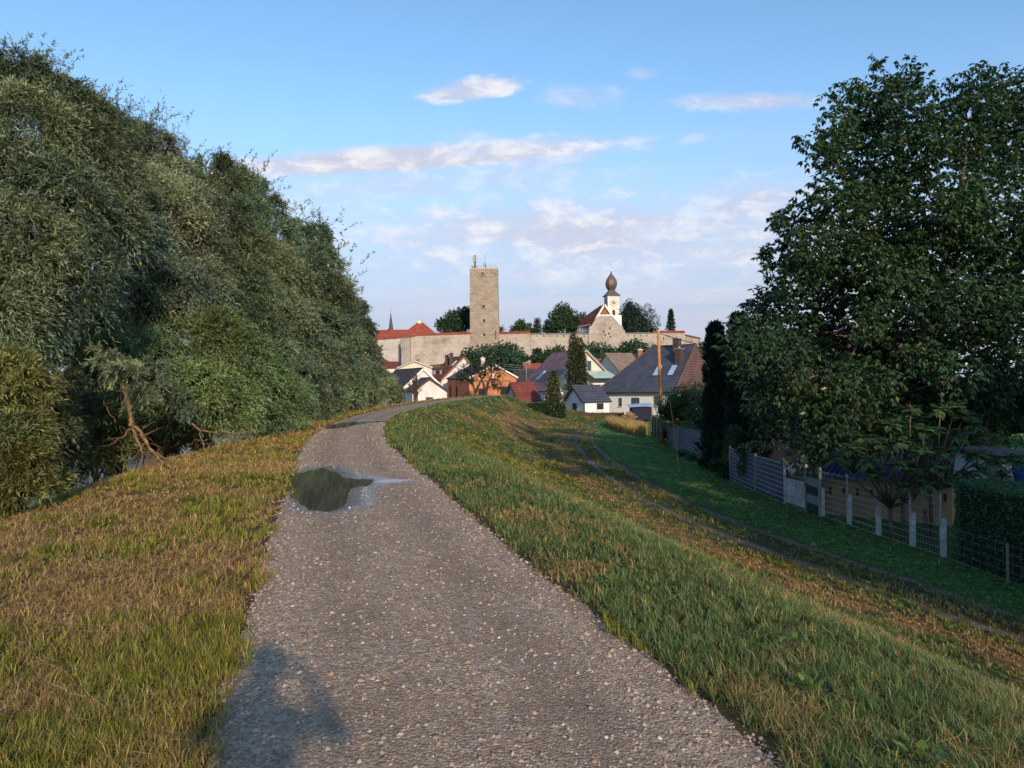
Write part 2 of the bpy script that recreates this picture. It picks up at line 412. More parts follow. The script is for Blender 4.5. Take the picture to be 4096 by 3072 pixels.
q.put(p.inputs['Base Color'], c); p.inputs['Roughness'].default_value = 1; p.inputs['Specular IOR Level'].default_value = .1
b = q.node('ShaderNodeBump'); b.inputs['Distance'].default_value = .05; q.put(b.inputs['Height'], q.noise(v, 14, 6, .75)); q.l.new(b.outputs[0], p.inputs['Normal'])
tagit(bigmesh('ground', np.stack([GX, GY, gz_], -1).reshape(-1, 3), 4, gm, None, tint.reshape(-1, 3), gf, True), kind='structure')

# river
wm = bpy.data.materials.new('river_water'); wm.use_nodes = True; q = NT(wm.node_tree); p = q.n['Principled BSDF']
p.inputs['Base Color'].default_value = (.02, .03, .03, 1); p.inputs['Roughness'].default_value = .05; p.inputs['IOR'].default_value = 1.33
v = q.node('ShaderNodeTexCoord').outputs['Object']
b = q.node('ShaderNodeBump'); b.inputs['Distance'].default_value = .06; q.put(b.inputs['Height'], q.noise(q.scale(v, (1.2, 2.2, 1)), 1.5, 3, .5)); q.l.new(b.outputs[0], p.inputs['Normal'])
ys = np.arange(-60, 420, 6.); cxs = np.interp(ys, _yy, _xx)
V = [(c - 54, y, -4.15) for c, y in zip(cxs, ys)] + [(c - 9, y, -4.15) for c, y in zip(cxs, ys)]
n = len(ys); tagit(meshobj('river', V, [(i, n + i, n + i + 1, i + 1) for i in range(n - 1)], wm), kind='structure')

# gravel path
py_ = np.concatenate([np.arange(-8, 1.5, .25), np.arange(1.5, 16, .045), np.arange(16, 40, .12), np.arange(40, 150, .6)])
pt = np.linspace(-1.34, 1.34, 70)
PY, PT = np.meshgrid(py_, pt, indexing='ij'); g = np.interp(PY, _yy, _gg); nrm = 1 / np.sqrt(1 + g * g)
wob = 1 + .10 * (fbm(PY * .8, PT * 0 + 3, 5) - .5) * 2 * np.abs(PT) / 1.34
PXx = np.interp(PY, _yy, _xx) + PT * wob * nrm; PYy = PY - PT * wob * g * nrm
PZ = pathz(PXx, PYy) - .05 * ss(1.18, 1.34, np.abs(PT))
pm = bpy.data.materials.new('gravel_surface'); pm.use_nodes = True; q = NT(pm.node_tree); p = q.n['Principled BSDF']
v = q.node('ShaderNodeTexCoord').outputs['Object']
vo = q.node('ShaderNodeTexVoronoi'); q.put(vo.inputs['Vector'], v); vo.inputs['Scale'].default_value = 55
vo2 = q.node('ShaderNodeTexVoronoi'); q.put(vo2.inputs['Vector'], v); vo2.inputs['Scale'].default_value = 24
sh = q.node('ShaderNodeSeparateColor'); q.put(sh.inputs[0], vo.outputs['Color'])
sh2 = q.node('ShaderNodeSeparateColor'); q.put(sh2.inputs[0], vo2.outputs['Color'])
c = q.mix(sh.outputs[0], (.20, .145, .100), (.64, .48, .335))
c = q.mix(q.ramp(sh2.outputs[0], .80, .98, 0, .6), c, (.60, .52, .44))
c = q.mix(q.ramp(sh2.outputs[1], .8, 1., 0, .4), c, (.17, .14, .12))
c = q.mix(q.ramp(q.noise(v, 1.1, 6, .7), .40, .66, 0, .5), c, (.30, .205, .135))
c = q.mix(q.ramp(q.noise(v, 130, 2, .5), .35, .7, 0, .55), c, (.09, .07, .055))
wt_ = q.node('ShaderNodeSeparateColor'); q.put(wt_.inputs[0], q.node('ShaderNodeAttribute', attribute_name='tint').outputs['Color']); wt_ = wt_.outputs[0]
tk_ = q.node('ShaderNodeSeparateColor'); q.put(tk_.inputs[0], q.node('ShaderNodeAttribute', attribute_name='tint').outputs['Color'])
c = q.mix(q.math('MULTIPLY', tk_.outputs[1], q.ramp(q.noise(v, .8, 4, .6), .3, .7, .25, .75)), c, (.20, .145, .10))
c = q.mix(q.math('MULTIPLY', tk_.outputs[2], .75), c, (.16, .105, .065))
c = q.mix(q.math('MULTIPLY', wt_, .6), c, (.07, .06, .05))
q.put(p.inputs['Base Color'], c); q.put(p.inputs['Roughness'], q.ramp(wt_, 0, 1, .85, .24)); q.put(p.inputs['Specular IOR Level'], q.ramp(wt_, 0, 1, .3, 1.0))
b = q.node('ShaderNodeBump'); b.inputs['Distance'].default_value = .009; b.inputs['Strength'].default_value = 1
hh = q.math('ADD', q.math('MULTIPLY', vo.outputs['Distance'], -1.2), q.math('ADD', q.noise(v, 90, 3, .7), q.math('MULTIPLY', sh2.outputs[0], .5)))
q.put(b.inputs['Height'], q.math('MULTIPLY', hh, q.ramp(wt_, 0, 1, 1., .25))); q.l.new(b.outputs[0], p.inputs['Normal'])
ny, nx = PY.shape; ii = np.arange(ny * nx).reshape(ny, nx)
pf = np.stack([ii[:-1, :-1], ii[:-1, 1:], ii[1:, 1:], ii[1:, :-1]], -1).reshape(-1, 4)
wet = np.zeros(PXx.shape)
for p_ in PUD: wet = np.maximum(wet, ss(.50, .14, sdf(PXx, PYy, p_) + .16 * (fbm(PXx * 5, PYy * 5, 91, 3) - .5)))
rut_ = np.exp(-((PT - .55 - .15 * (fbm(PYy * .3, PYy * 0, 3) - .5)) / .27) ** 2) + .9 * np.exp(-((PT + .5) / .27) ** 2)
edg_ = ss(1.0, 1.32, np.abs(PT) + .25 * (fbm(PXx * 3, PYy * 3, 13) - .5))
wet = np.stack([wet, rut_, edg_], -1).reshape(-1, 3)
tagit(bigmesh('path', np.stack([PXx, PYy, PZ], -1).reshape(-1, 3), 4, pm, None, wet, pf, True), kind='structure')
# puddles: level water lying in the hollows of the path
pw = bpy.data.materials.new('puddle_water'); pw.use_nodes = True; q = NT(pw.node_tree); p = q.n['Principled BSDF']
p.inputs['Base Color'].default_value = (.055, .050, .045, 1); p.inputs['Roughness'].default_value = .03; p.inputs['IOR'].default_value = 1.33
v = q.node('ShaderNodeTexCoord').outputs['Object']
b = q.node('ShaderNodeBump'); b.inputs['Distance'].default_value = .0012; q.put(b.inputs['Height'], q.noise(v, 6, 2, .5)); q.l.new(b.outputs[0], p.inputs['Normal'])
for k, pp in enumerate(PUD):
    c = pp.mean(0); e = c + (pp - c) * 1.0; nn = []
    for i in range(len(pp)):
        t = pp[(i + 1) % len(pp)] - pp[i - 1]; t = t / np.linalg.norm(t); nrm_ = np.array([-t[1], t[0]])
        if np.dot(nrm_, pp[i] - c) < 0: nrm_ = -nrm_
        nn.append(pp[i] + nrm_ * .24)
    z = float(np.mean(pathz(pp[:, 0], pp[:, 1]))) - .000
    tagit(meshobj('puddle', [(a[0], a[1], z) for a in nn], [tuple(range(len(nn)))], pw), kind='structure')

# loose stones
def stones(n, ds, sz, name, colf, orange=None, tmax=1.30):
    d = ds[0] * (ds[1] / ds[0]) ** rng.random(n); t = rng.uniform(-tmax, tmax, n)
    keep = rng.random(n) < (.25 + .75 * np.abs(t / tmax) ** 3); d, t = d[keep], t[keep]; n = len(d)
    g = np.interp(d, _yy, _gg); nr = 1 / np.sqrt(1 + g * g)
    x = np.interp(d, _yy, _xx) + t * nr; y = d - t * g * nr
    s = sz[0] * (sz[1] / sz[0]) ** (rng.random(n) ** 4.2) * (1 + d * .035)
    dry = np.ones(n, bool)
    for p_ in PUD: dry &= sdf(x, y, p_) > .1
    x, y, s = x[dry], y[dry], s[dry]; n = len(x)
    z = np.where(np.abs(off(x, y)) < 1.4, pathz(x, y), Hraw(x, y))
    base = np.array([(1, 0, 0), (.3, .9, 0), (-.8, .5, 0), (-.7, -.6, 0), (.4, -.85, 0), (.2, .1, .6), (-.25, -.1, .5)])
    fc = np.array([(0, 1, 5), (1, 2, 5), (2, 6, 5), (2, 3, 6), (3, 4, 6), (4, 5, 6), (4, 0, 5)])
    V = base[None] + rng.normal(0, .16, (n, 7, 3))
    th = rng.random(n) * 6.28; c_, s_ = np.cos(th), np.sin(th)
    V *= np.stack([rng.uniform(.8, 1.3, n), rng.uniform(.6, 1., n), rng.uniform(.7, 1.4, n)], -1)[:, None]
    V = np.stack([V[..., 0] * c_[:, None] - V[..., 1] * s_[:, None], V[..., 0] * s_[:, None] + V[..., 1] * c_[:, None], V[..., 2]], -1)
    V = V * s[:, None, None] + np.stack([x, y, z - s * .1], -1)[:, None]
    col = colf(n); tint = np.repeat(col[:, None], 7, 1).reshape(-1, 3)
    fcs = (fc[None] + (np.arange(n) * 7)[:, None, None]).reshape(-1, 3)
    return bigmesh(name, V.reshape(-1, 3), 3, PEB, None, tint, fcs)
PEB = bpy.data.materials.new('pebble'); PEB.use_nodes = True; q = NT(PEB.node_tree)
q.put(q.n['Principled BSDF'].inputs['Base Color'], q.node('ShaderNodeAttribute', attribute_name='tint').outputs['Color']); q.n['Principled BSDF'].inputs['Roughness'].default_value = .8
def pebcol(n):
    a = .22 + .27 * rng.random(n) ** 1.3; c = np.stack([a * 1.18, a * .90, a * .66], -1)
    w_ = rng.random(n); c[w_ > .975] = [.60, .54, .47]; c[w_ < .05] = [.38, .24, .13]; return c
tagit(stones(130000, (1.9, 34), (.0035, .019), 'gravel', pebcol), 'loose grey and beige gravel strewn over the path and its edges', 'gravel', kind='stuff')

# worn vehicle track in the lower meadow: two wheel ruts
TKM = mat('track_soil', (.15, .11, .078), (.08, .06, .043), 2.2, .95, .02, 30, fn=lambda q, v, c, p: q.mix(q.ramp(q.noise(v, 26, 3, .7), .55, .72, 0, .55), c, (.32, .27, .22)))
def inrut(x, y):
    e = x - trkx(y); wd_ = .10 + .36 * ss(.25, .65, fbm(x * .5 + 7, y * .35, 44))
    a_ = ss(wd_ + .15, wd_ - .1, np.abs(e + .78 + .2 * (fbm(y * .3, y * 0, 5) - .5))); b_ = ss(wd_ * .8 + .15, wd_ * .8 - .1, np.abs(e - .78 + .2 * (fbm(y * .3, y * 0 + 4, 6) - .5)))
    return np.maximum(a_, b_) * ((y > 5) & (y < 95))
V, Fc = [], []
for sg in (-1, 1):
    ys_ = np.arange(5, 95, .35); xc = trkx(ys_) + sg * .78; g_ = np.gradient(xc, ys_); k0 = len(V)
    for i, y_ in enumerate(ys_):
        hw_ = .03 + .36 * float(fbm(np.array(y_ * .9), np.array(sg * 3.), 15)); hw2 = .03 + .36 * float(fbm(np.array(y_ * .9), np.array(sg * 9.), 16))
        for f_ in (-1, -.5, 0, .5, 1):
            h_ = hw_ if f_ < 0 else hw2; nn2 = math.sqrt(1 + g_[i] ** 2); xx = xc[i] + f_ * h_ / nn2; yy = y_ - f_ * h_ * g_[i] / nn2
            V.append((xx, yy, float(Hraw(xx, yy)) + (.012 if abs(f_) < 1 else -.03)))
    for i in range(len(ys_) - 1):
        for j in range(4): a_ = k0 + i * 5 + j; Fc.append((a_, a_ + 1, a_ + 6, a_ + 5))
tagit(meshobj('dirt_track', V, Fc, TKM, smooth=True), kind='structure')

# ------------------------------------------------------------------ grass
def blades(x, y, z, h, wd, lean, col, name, tagl):
    n = len(x); ph = rng.random(n) * 6.283 if tagl is None else tagl; th = ph + 1.57 + rng.normal(0, .35, n)
    base = np.stack([x, y, z], -1); wv = np.stack([np.cos(th), np.sin(th), 0 * th], -1) * (wd / 2)[:, None]
    lv = np.stack([np.cos(ph), np.sin(ph), 0 * th], -1)
    mid = base + lv * (h * lean * .35)[:, None]; mid[:, 2] += h * np.sqrt(np.clip(1 - lean * lean * .3, .05, 1)) * .55
    tip = base + lv * (h * lean)[:, None]; tip[:, 2] += h * np.sqrt(np.clip(1 - lean * lean, .02, 1))
    V = np.stack([base - wv, base + wv, mid + wv * .7, tip, mid - wv * .7], 1).reshape(-1, 3)
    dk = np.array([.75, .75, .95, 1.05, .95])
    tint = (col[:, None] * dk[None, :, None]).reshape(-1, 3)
    k5 = (np.arange(n) * 5)[:, None, None] + np.array([(0, 1, 2), (0, 2, 4), (4, 2, 3)])[None]
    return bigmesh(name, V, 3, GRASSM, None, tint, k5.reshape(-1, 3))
def scatter(n, d0, d1, pw_, ang=41):
    u = rng.random(n); k = 1 - pw_
    d = (d0 ** k + u * (d1 ** k - d0 ** k)) ** (1 / k); a = np.radians(rng.uniform(-ang, ang, n))
    return d * np.tan(a), d
def grass_layer(n, d0, d1, pw_, name, hs, label):
    per = 12; m_ = n // per; tx, ty = scatter(m_, d0, d1, pw_); n = m_ * per
    tr = np.repeat(rng.uniform(.5, 1.6, m_), per); spread = np.maximum(.022, .0035 * np.repeat(ty, per)) * tr
    ang_ = rng.random(n) * 6.283; rd_ = rng.random(n) ** .5
    x = np.repeat(tx, per) + spread * rd_ * np.cos(ang_); y = np.repeat(ty, per) + spread * rd_ * np.sin(ang_)
    tone = np.repeat(rng.uniform(.72, 1.3, m_), per); ty_ = np.repeat(rng.random(m_), per)
    o = off(x, y); z = Hraw(x, y)
    e = np.abs(o) - 1.17 + .16 * (fbm(x * 1.5, y * 1.5, 61) - .5) * 2 + .09 * (fbm(x * 6, y * 6, 62) - .5) * 2
    st, lu, mu = grassfields(x, y)
    keep = (e > 0) & (z > -4.0) & (rng.random(n) > mu * .8) & (rng.random(n) > inrut(x, y) * .5) & (rng.random(n) < .35 + ss(0, .25, e)) & (x < np.where(y < 38, 12.6, 60))
    x, y, z, o, st, lu, mu, e, tr, ang_, rd_, tone, ty_ = [a[keep] for a in (x, y, z, o, st, lu, mu, e, tr, ang_, rd_, tone, ty_)]; n = len(x)
    tall = fbm(x * 1.1, y * 1.1, 71)
    h = hs * (.45 + 1.2 * tall) * (.6 + .4 * tr) * rng.uniform(.5, 1.35, n) * np.where((o > 1.3) & (o < 3.6), 1.1, 1.0) * np.where(x > trkx(y) + .8, .6, 1)
    h = h * (1 - .45 * st) * (1 + .006 * y)
    isst = rng.random(n) < np.clip(st * .85 + np.where(o < 0, .08, .03) + .5 * (ty_ > np.where(o < 0, .90, .94)), 0, .95)
    lean = np.where(isst, rng.uniform(.5, .98, n), np.clip(.25 + .55 * rd_ + rng.normal(0, .2, n), .02, .95))
    h = np.where(isst, h * 1.5, h)
    wd = np.maximum(.0042, .00115 * y) * rng.uniform(.7, 1.5, n) * np.where(isst, .62, 1)
    col = GREEN + (LUSH - GREEN) * lu[:, None]; far_ = ss(.6, 1.4, x - trkx(y))[:, None]; col = col + (np.array([.115, .225, .078]) - col) * far_
    yel = rng.random(n)[:, None]; col = col * (.7 + .6 * rng.random(n)[:, None]) * tone[:, None] + np.array([.055, .045, .0]) * yel * np.where(o < 0, 1, .45)[:, None]
    sc_ = np.where(rng.random(n)[:, None] < .40, STRAW, BROWN * 1.15) * rng.uniform(.55, 1.25, n)[:, None]
    col = np.where(isst[:, None], sc_, col)
    return tagit(blades(x, y, z - .004, h, wd, lean, col, name, ang_ + rng.normal(0, .5, n)), label, 'grass', kind='stuff')
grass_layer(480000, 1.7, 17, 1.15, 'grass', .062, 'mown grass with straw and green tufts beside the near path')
# mown straw lying loose on the turf
def litter(n, d0, d1, name, label):
    x, y = scatter(n, d0, d1, 1.3); st, lu, mu = grassfields(x, y); o = off(x, y)
    keep = (np.abs(o) > 1.35) & (rng.random(n) < .10 + st) & (x < 9) & (Hraw(x, y) > -3.9); x, y, o = x[keep], y[keep], o[keep]; n = len(x)
    z = Hraw(x, y) + rng.uniform(.008, .045, n); th = rng.random(n) * 6.283; L = rng.uniform(.06, .26, n) * np.where(rng.random(n) < .1, 1.6, 1); tl = rng.normal(0, .14, n)
    d_ = np.stack([np.cos(th), np.sin(th), tl], -1); s_ = np.stack([-np.sin(th), np.cos(th), 0 * th], -1); wd = np.maximum(.0032, .0009 * y) * rng.uniform(.7, 1.3, n)
    c = np.stack([x, y, z], -1); m_ = c + d_ * (L / 2)[:, None] + np.stack([-np.sin(th), np.cos(th), .4 + 0 * th], -1) * (rng.normal(0, .08, n) * L)[:, None]; e_ = c + d_ * L[:, None]
    V = np.stack([c - s_ * wd[:, None] / 2, c + s_ * wd[:, None] / 2, m_ + s_ * wd[:, None] / 2, e_, m_ - s_ * wd[:, None] / 2], 1).reshape(-1, 3)
    base = np.where(rng.random(n)[:, None] < .55, np.array([.60, .44, .22]), np.array([.40, .22, .10])) * rng.uniform(.6, 1.25, n)[:, None]
    k5 = (np.arange(n) * 5)[:, None, None] + np.array([(0, 1, 2), (0, 2, 4), (4, 2, 3)])[None]
    tagit(bigmesh(name, V, 3, GRASSM, None, np.repeat(base[:, None], 5, 1).reshape(-1, 3), k5.reshape(-1, 3)), label, 'straw', kind='stuff')
litter(42000, 1.8, 22, 'straw_litter', 'loose golden straw from mowing scattered on the grass')
grass_layer(420000, 13, 112, 1.2, 'grass', .09, 'grass covering the farther dike slopes and lower meadow')

# ------------------------------------------------------------------ foliage
def unit(v): return v / (np.linalg.norm(v, axis=-1, keepdims=True) + 1e-9)
def leafquads(c, d, L, Wd, col, nrm=None, curl=0.):
    """diamond leaves: c base, d unit direction, L length, Wd width"""
    n = len(c)
    if nrm is None: nrm = unit(rng.normal(0, 1, (n, 3)) + np.array([0, 0, .8]))
    s = unit(np.cross(d, nrm)); L = np.asarray(L).reshape(-1, 1) * np.ones((n, 1)); Wd = np.asarray(Wd).reshape(-1, 1) * np.ones((n, 1))
    m_ = c + d * L * .45; V = np.stack([c, m_ + s * Wd / 2, c + d * L, m_ - s * Wd / 2], 1).reshape(-1, 3)
    return V, np.repeat(col[:, None], 4, 1).reshape(-1, 3)
ICO = None
def ico():
    global ICO
    if ICO is None:
        import bmesh
        bm = bmesh.new(); bmesh.ops.create_icosphere(bm, subdivisions=2, radius=1)
        ICO = (np.array([v.co[:] for v in bm.verts]), np.array([[v.index for v in f.verts] for f in bm.faces])); bm.free()
    return ICO
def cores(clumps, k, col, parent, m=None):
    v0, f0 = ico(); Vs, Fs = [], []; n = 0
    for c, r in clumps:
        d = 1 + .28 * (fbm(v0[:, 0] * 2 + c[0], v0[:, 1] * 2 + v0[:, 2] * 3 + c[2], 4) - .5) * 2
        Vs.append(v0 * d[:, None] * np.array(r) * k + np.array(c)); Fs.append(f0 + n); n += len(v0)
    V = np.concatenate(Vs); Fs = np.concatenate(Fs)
    return bigmesh('shade_core', V, 3, NEEDLE, parent, np.tile(col, (len(V), 1)), Fs)  # solid dark lumps, their colour standing in for the shaded crown inside
def shell_pts(clumps, n, lo=.55, hi=1.05, downbias=0):
    areas = np.array([(r[0] * r[1] + r[0] * r[2] + r[1] * r[2]) for c, r in clumps]); idx = rng.choice(len(clumps), n, p=areas / areas.sum())
    C = np.array([c for c, r in clumps])[idx]; Rr = np.array([r for c, r in clumps])[idx]
    u = unit(rng.normal(0, 1, (n, 3))); rr = lo + (hi - lo) * rng.random(n) ** .7
    return C + u * Rr * rr[:, None], u, idx
def clump_tint(idx, ncl, base, var=.35, warm=.16):
    s = rng.uniform(1 - var, 1 + var, ncl); wv = rng.uniform(-warm, warm, ncl)
    col = np.array(base)[None] * s[:, None] * np.stack([1 + wv, 1 + wv * .3, 1 - wv * .5], -1)
    return col[idx]
WILLOW = (.125, .160, .092)
def wisps(pxs, L, n_each=8):
    """long loose shoots that stand out of a crown against the sky"""
    Vs, Cs = [], []
    for px, py, d in pxs:
        b0 = P(px, py, d)
        for _ in range(n_each):
            o_ = b0 + rng.normal(0, .28, 3) * (d / 22); ax = unit(np.array([rng.normal(.2, .6), rng.normal(0, .3), 1.0])); ln = rng.uniform(.4, .95) * (d / 24) ** .6; m_ = 24
            t_ = np.sort(rng.random(m_)); c = o_ + ax * (t_ * ln)[:, None] + np.array([.35, 0, -.25]) * (t_ ** 2 * ln * .5)[:, None]
            V, C_ = leafquads(c, unit(ax * .8 + rng.normal(0, .6, (m_, 3))), L * rng.uniform(.7, 1.2, m_), L * .2, np.tile(WILLOW, (m_, 1)) * rng.uniform(.6, 1.4, m_)[:, None]); Vs.append(V); Cs.append(C_)
    return Vs, Cs
def willow_foliage(clumps, nsh, L, parent, base=WILLOW, per=13, shoot=.75, core=.70, wr=.20, droop=.45, extra=None):
    clumps = [(c, tuple(np.array(r) * random.uniform(.66, .95))) for c, r in clumps]
    fan = 14; ntf = max(8, nsh // fan); nsh = ntf * fan
    tp, tu, ti = shell_pts(clumps, ntf, .82, 1.02); ntop = 0
    tsz = np.array([r[0] for c, r in clumps])[ti] * .34 * rng.uniform(.7, 1.3, ntf)
    u = np.repeat(tu, fan, 0); idx = np.repeat(ti, fan)
    ax_ = unit(tu + np.array([0, 0, .35]) + rng.normal(0, .3, (ntf, 3)))
    d0 = unit(np.repeat(ax_, fan, 0) * .75 + rng.normal(0, .55, (nsh, 3)))
    pts = np.repeat(tp, fan, 0) - np.repeat(tu * tsz[:, None] * .9, fan, 0) + rng.normal(0, .3, (nsh, 3)) * np.repeat(tsz, fan)[:, None] * .5
    ct = clump_tint(idx, len(clumps), base, .42) * np.repeat(rng.uniform(.55, 1.5, ntf), fan)[:, None]
    sl_ = np.repeat(tsz * 1.9, fan) * rng.uniform(.6, 1.15, nsh) * np.where(rng.random(nsh) < .05, 1.6, 1)
    Vs, Cs = [], []
    for k in range(per):
        t = (k + rng.random(nsh)) / per
        c = pts + d0 * (sl_ * t)[:, None]; c[:, 2] -= droop * sl_ * t * t
        dd = unit(d0 * .9 + rng.normal(0, .55, (nsh, 3)) - np.array([0, 0, .55]) * t[:, None])
        col = ct * rng.uniform(.6, 1.5, nsh)[:, None]; col = np.where(rng.random(nsh)[:, None] < .06, col * np.array([1.6, 1.35, .7]), col)
        V, C_ = leafquads(c, dd, L * rng.uniform(.7, 1.3, nsh), L * wr, col); Vs.append(V); Cs.append(C_)
    if extra: Vs += extra[0]; Cs += extra[1]
    o = bigmesh('crown', np.concatenate(Vs), 4, LEAF, parent, np.concatenate(Cs))
    zc_ = np.array([c[2] for c, r in clumps]); inner = [q_ for q_, z_ in zip(clumps, zc_) if z_ < np.percentile(zc_, 66)]
    cr = cores(inner, core * .48, np.array(base) * .10, o)  # cores coloured nearly black so gaps read as shaded hollows
    return o
def ell_clumps(c, r, n, cr, jit=.25, lo=-.85, flat=1.0, zmin=None):
    """n lumps over the shell of an ellipsoid"""
    out = []; ga = math.pi * (3 - 5 ** .5)
    for i in range(n):
        z = lo + (1 - lo) * (i + .5) / n; rr = math.sqrt(max(0, 1 - z * z)); th = i * ga + random.uniform(-.4, .4)
        k = random.uniform(.62, .95)
        p_ = [c[0] + r[0] * k * rr * math.cos(th), c[1] + r[1] * k * rr * math.sin(th), c[2] + r[2] * k * z]
        s = cr * random.uniform(.7, 1.25)
        if zmin is not None: p_[2] = max(p_[2], zmin + s * .6)
        out.append((tuple(p_), (s, s, s * flat * random.uniform(.8, 1.1))))
    return out
def limbs(base, clumps, r0, parent, name='trunk', m=None, fork=.35, nmax=14):
    mb = MB(); base = np.array(base, float); cc = np.array([c for c, r in clumps]); top = cc.mean(0); fk = base + (top - base) * fork
    bend = lambda a, b, w_: [a, a + (b - a) * .33 + np.array([random.uniform(-w_, w_), random.uniform(-w_, w_), 0]), a + (b - a) * .7 + np.array([random.uniform(-w_, w_), random.uniform(-w_, w_), w_ * .5]), b]
    mb.tube([base - np.array([0, 0, .4]), base + (fk - base) * .4 + np.array([.1, 0, 0]), fk, fk + (top - fk) * .7], [r0 * 1.25, r0, r0 * .8, r0 * .3], 9)
    pick = random.sample(range(len(cc)), min(nmax, len(cc)))
    for i in pick:
        ln = np.linalg.norm(cc[i] - fk); mb.tube(bend(fk + (top - fk) * random.uniform(0, .3), cc[i], ln * .10), [r0 * .5, r0 * .34, r0 * .2, r0 * .06], 6)
    return mb.build(name, m or M['bark'], parent, True)

def pc(px, py, d, r, ry=None, rz=None):
    """lump from pixel, distance, radius in metres"""
    return (tuple(P(px, py, d)), (r, ry or r, rz or r))
# --- willows along the river bank. (centre pixel x, y, distance, lump radius m)
G_W = 'willow trees lining the river bank'
willows = [
 # base px, d, lumps, shoots, leaf length, label
 (-60, 19, [(150, 340, 17.5, 1.0), (30, 330, 17, 1.1), (-150, 300, 17, 1.2), (270, 430, 18, 1.1), (90, 520, 16, 1.3), (330, 600, 17, 1.2), (-40, 700, 15.5, 1.4), (230, 780, 16, 1.3), (60, 960, 15, 1.35), (420, 860, 17.5, 1.2), (280, 1080, 16, 1.2), (-60, 1180, 14.5, 1.2), (130, 1260, 15.5, 1.0), (380, 520, 19, 1.1), (450, 700, 19, 1.2), (-250, 900, 16, 1.6), (-300, 500, 17, 1.6), (50, 1480, 15.5, .8), (180, 1640, 17.5, .8), (120, 1830, 17.5, .8), (250, 1800, 19, .7), (330, 1640, 20, .7), (500, 1500, 14.9, .55), (575, 1530, 15.1, .5), (420, 1450, 15.3, .6), (660, 1560, 17.8, .55), (600, 1500, 17.5, .6), (740, 1590, 18.2, .5)],
  15500, .135, 'tallest willow, its crown filling the top left of the picture'),
 (560, 26, [(610, 590, 25, 1.1), (700, 700, 25, 1.1), (540, 560, 26, 1.0), (640, 830, 23.5, 1.5), (760, 960, 24, 1.4), (560, 980, 22, 1.4), (700, 1120, 22, 1.3), (480, 700, 25, 1.3), (560, 1180, 21.5, 1.1), (800, 830, 26, 1.1), (820, 1110, 24, 1.1), (660, 1260, 22.5, .9)],
  9500, .15, 'rounded silvery willow standing just right of the tallest one'),
 (700, 24, [(720, 1390, 21.5, 1.3), (880, 1330, 22, 1.2), (600, 1450, 20.5, 1.2), (960, 1450, 22.5, 1.3), (800, 1530, 21, 1.2), (1060, 1500, 24, 1.2), (520, 1560, 20, .9), (920, 1610, 22, 1.1), (1130, 1590, 25.5, 1.1), (450, 1400, 21, 1.0), (690, 1620, 21, .8), (1040, 1640, 24, .9), (820, 1640, 22.5, .8)],
  8500, .14, 'low bright green willow bending over the bank above the broken limbs'),
 (900, 34, [(860, 700, 33, 1.2), (930, 740, 34, 1.2), (800, 800, 33, 1.3), (900, 900, 31, 1.6), (980, 1000, 31, 1.5), (860, 1090, 29, 1.5), (1010, 1150, 30, 1.4), (940, 1270, 29, 1.4), (1060, 1290, 30, 1.3), (1000, 830, 33, 1.1)],
  6000, .19, 'dense willow in the middle of the riverside row'),
 (1100, 42, [(1010, 760, 41, 1.2), (1080, 850, 41, 1.4), (1000, 900, 40, 1.5), (1130, 950, 39, 1.6), (1080, 1080, 37, 1.7), (1180, 1130, 38, 1.6), (1130, 1260, 36, 1.7), (1210, 1360, 37, 1.6), (1110, 1420, 35, 1.5), (1200, 1520, 35, 1.6), (1290, 1450, 38, 1.5), (1240, 1620, 35, 1.2), (1150, 1560, 32, 1.1)],
  6500, .23, 'willow with drooping sprays reaching the dike grass past the hollow'),
 (1260, 54, [(1260, 950, 54, 1.8), (1200, 930, 54, 1.6), (1275, 1060, 52, 2.0), (1220, 1090, 50, 2.0), (1308, 1195, 51, 2.1), (1280, 1290, 49, 2.1), (1352, 1345, 51, 2.0), (1340, 1450, 48, 2.0), (1390, 1540, 49, 1.7), (1320, 1590, 45, 1.4)],
  5000, .31, 'tall willow seen against the sky left of the clouds, past the middle of the row'),
 (1400, 70, [(1338, 1175, 68, 1.9), (1380, 1265, 68, 2.1), (1380, 1370, 66, 2.3), (1430, 1400, 68, 2.1), (1410, 1490, 64, 2.1), (1450, 1530, 66, 1.7), (1390, 1580, 60, 1.4)],
  3600, .40, 'rounded willow second from the far end of the riverside row'),
 (1470, 84, [(1425, 1240, 86, 1.5), (1450, 1320, 84, 1.9), (1465, 1410, 82, 1.9), (1475, 1500, 80, 2.0)],
  2200, .46, 'darker willow at the far end of the riverside row'),
]
WTINT = [(.108, .145, .092), (.138, .172, .120), (.108, .160, .072), (.086, .122, .070), (.118, .155, .100), (.090, .130, .076), (.122, .160, .105), (.08, .115, .07)]
WISP = {0: [(20, 215), (60, 200), (110, 205), (150, 215), (185, 230), (225, 290), (270, 330), (310, 370), (350, 400), (400, 430), (440, 400), (90, 230)],
 1: [(480, 430), (520, 480), (560, 470), (600, 460), (640, 450), (680, 490), (715, 530), (740, 570), (730, 610), (500, 500)],
 3: [(790, 620), (830, 605), (870, 650), (900, 645), (940, 680), (980, 670), (1010, 670), (1040, 720)], 4: [(1060, 750), (1080, 770), (1110, 830), (1150, 850)],
 5: [(1170, 860), (1200, 855), (1240, 850), (1275, 865), (1300, 900), (1330, 980), (1370, 1060)], 6: [(1390, 1100), (1410, 1130)]}
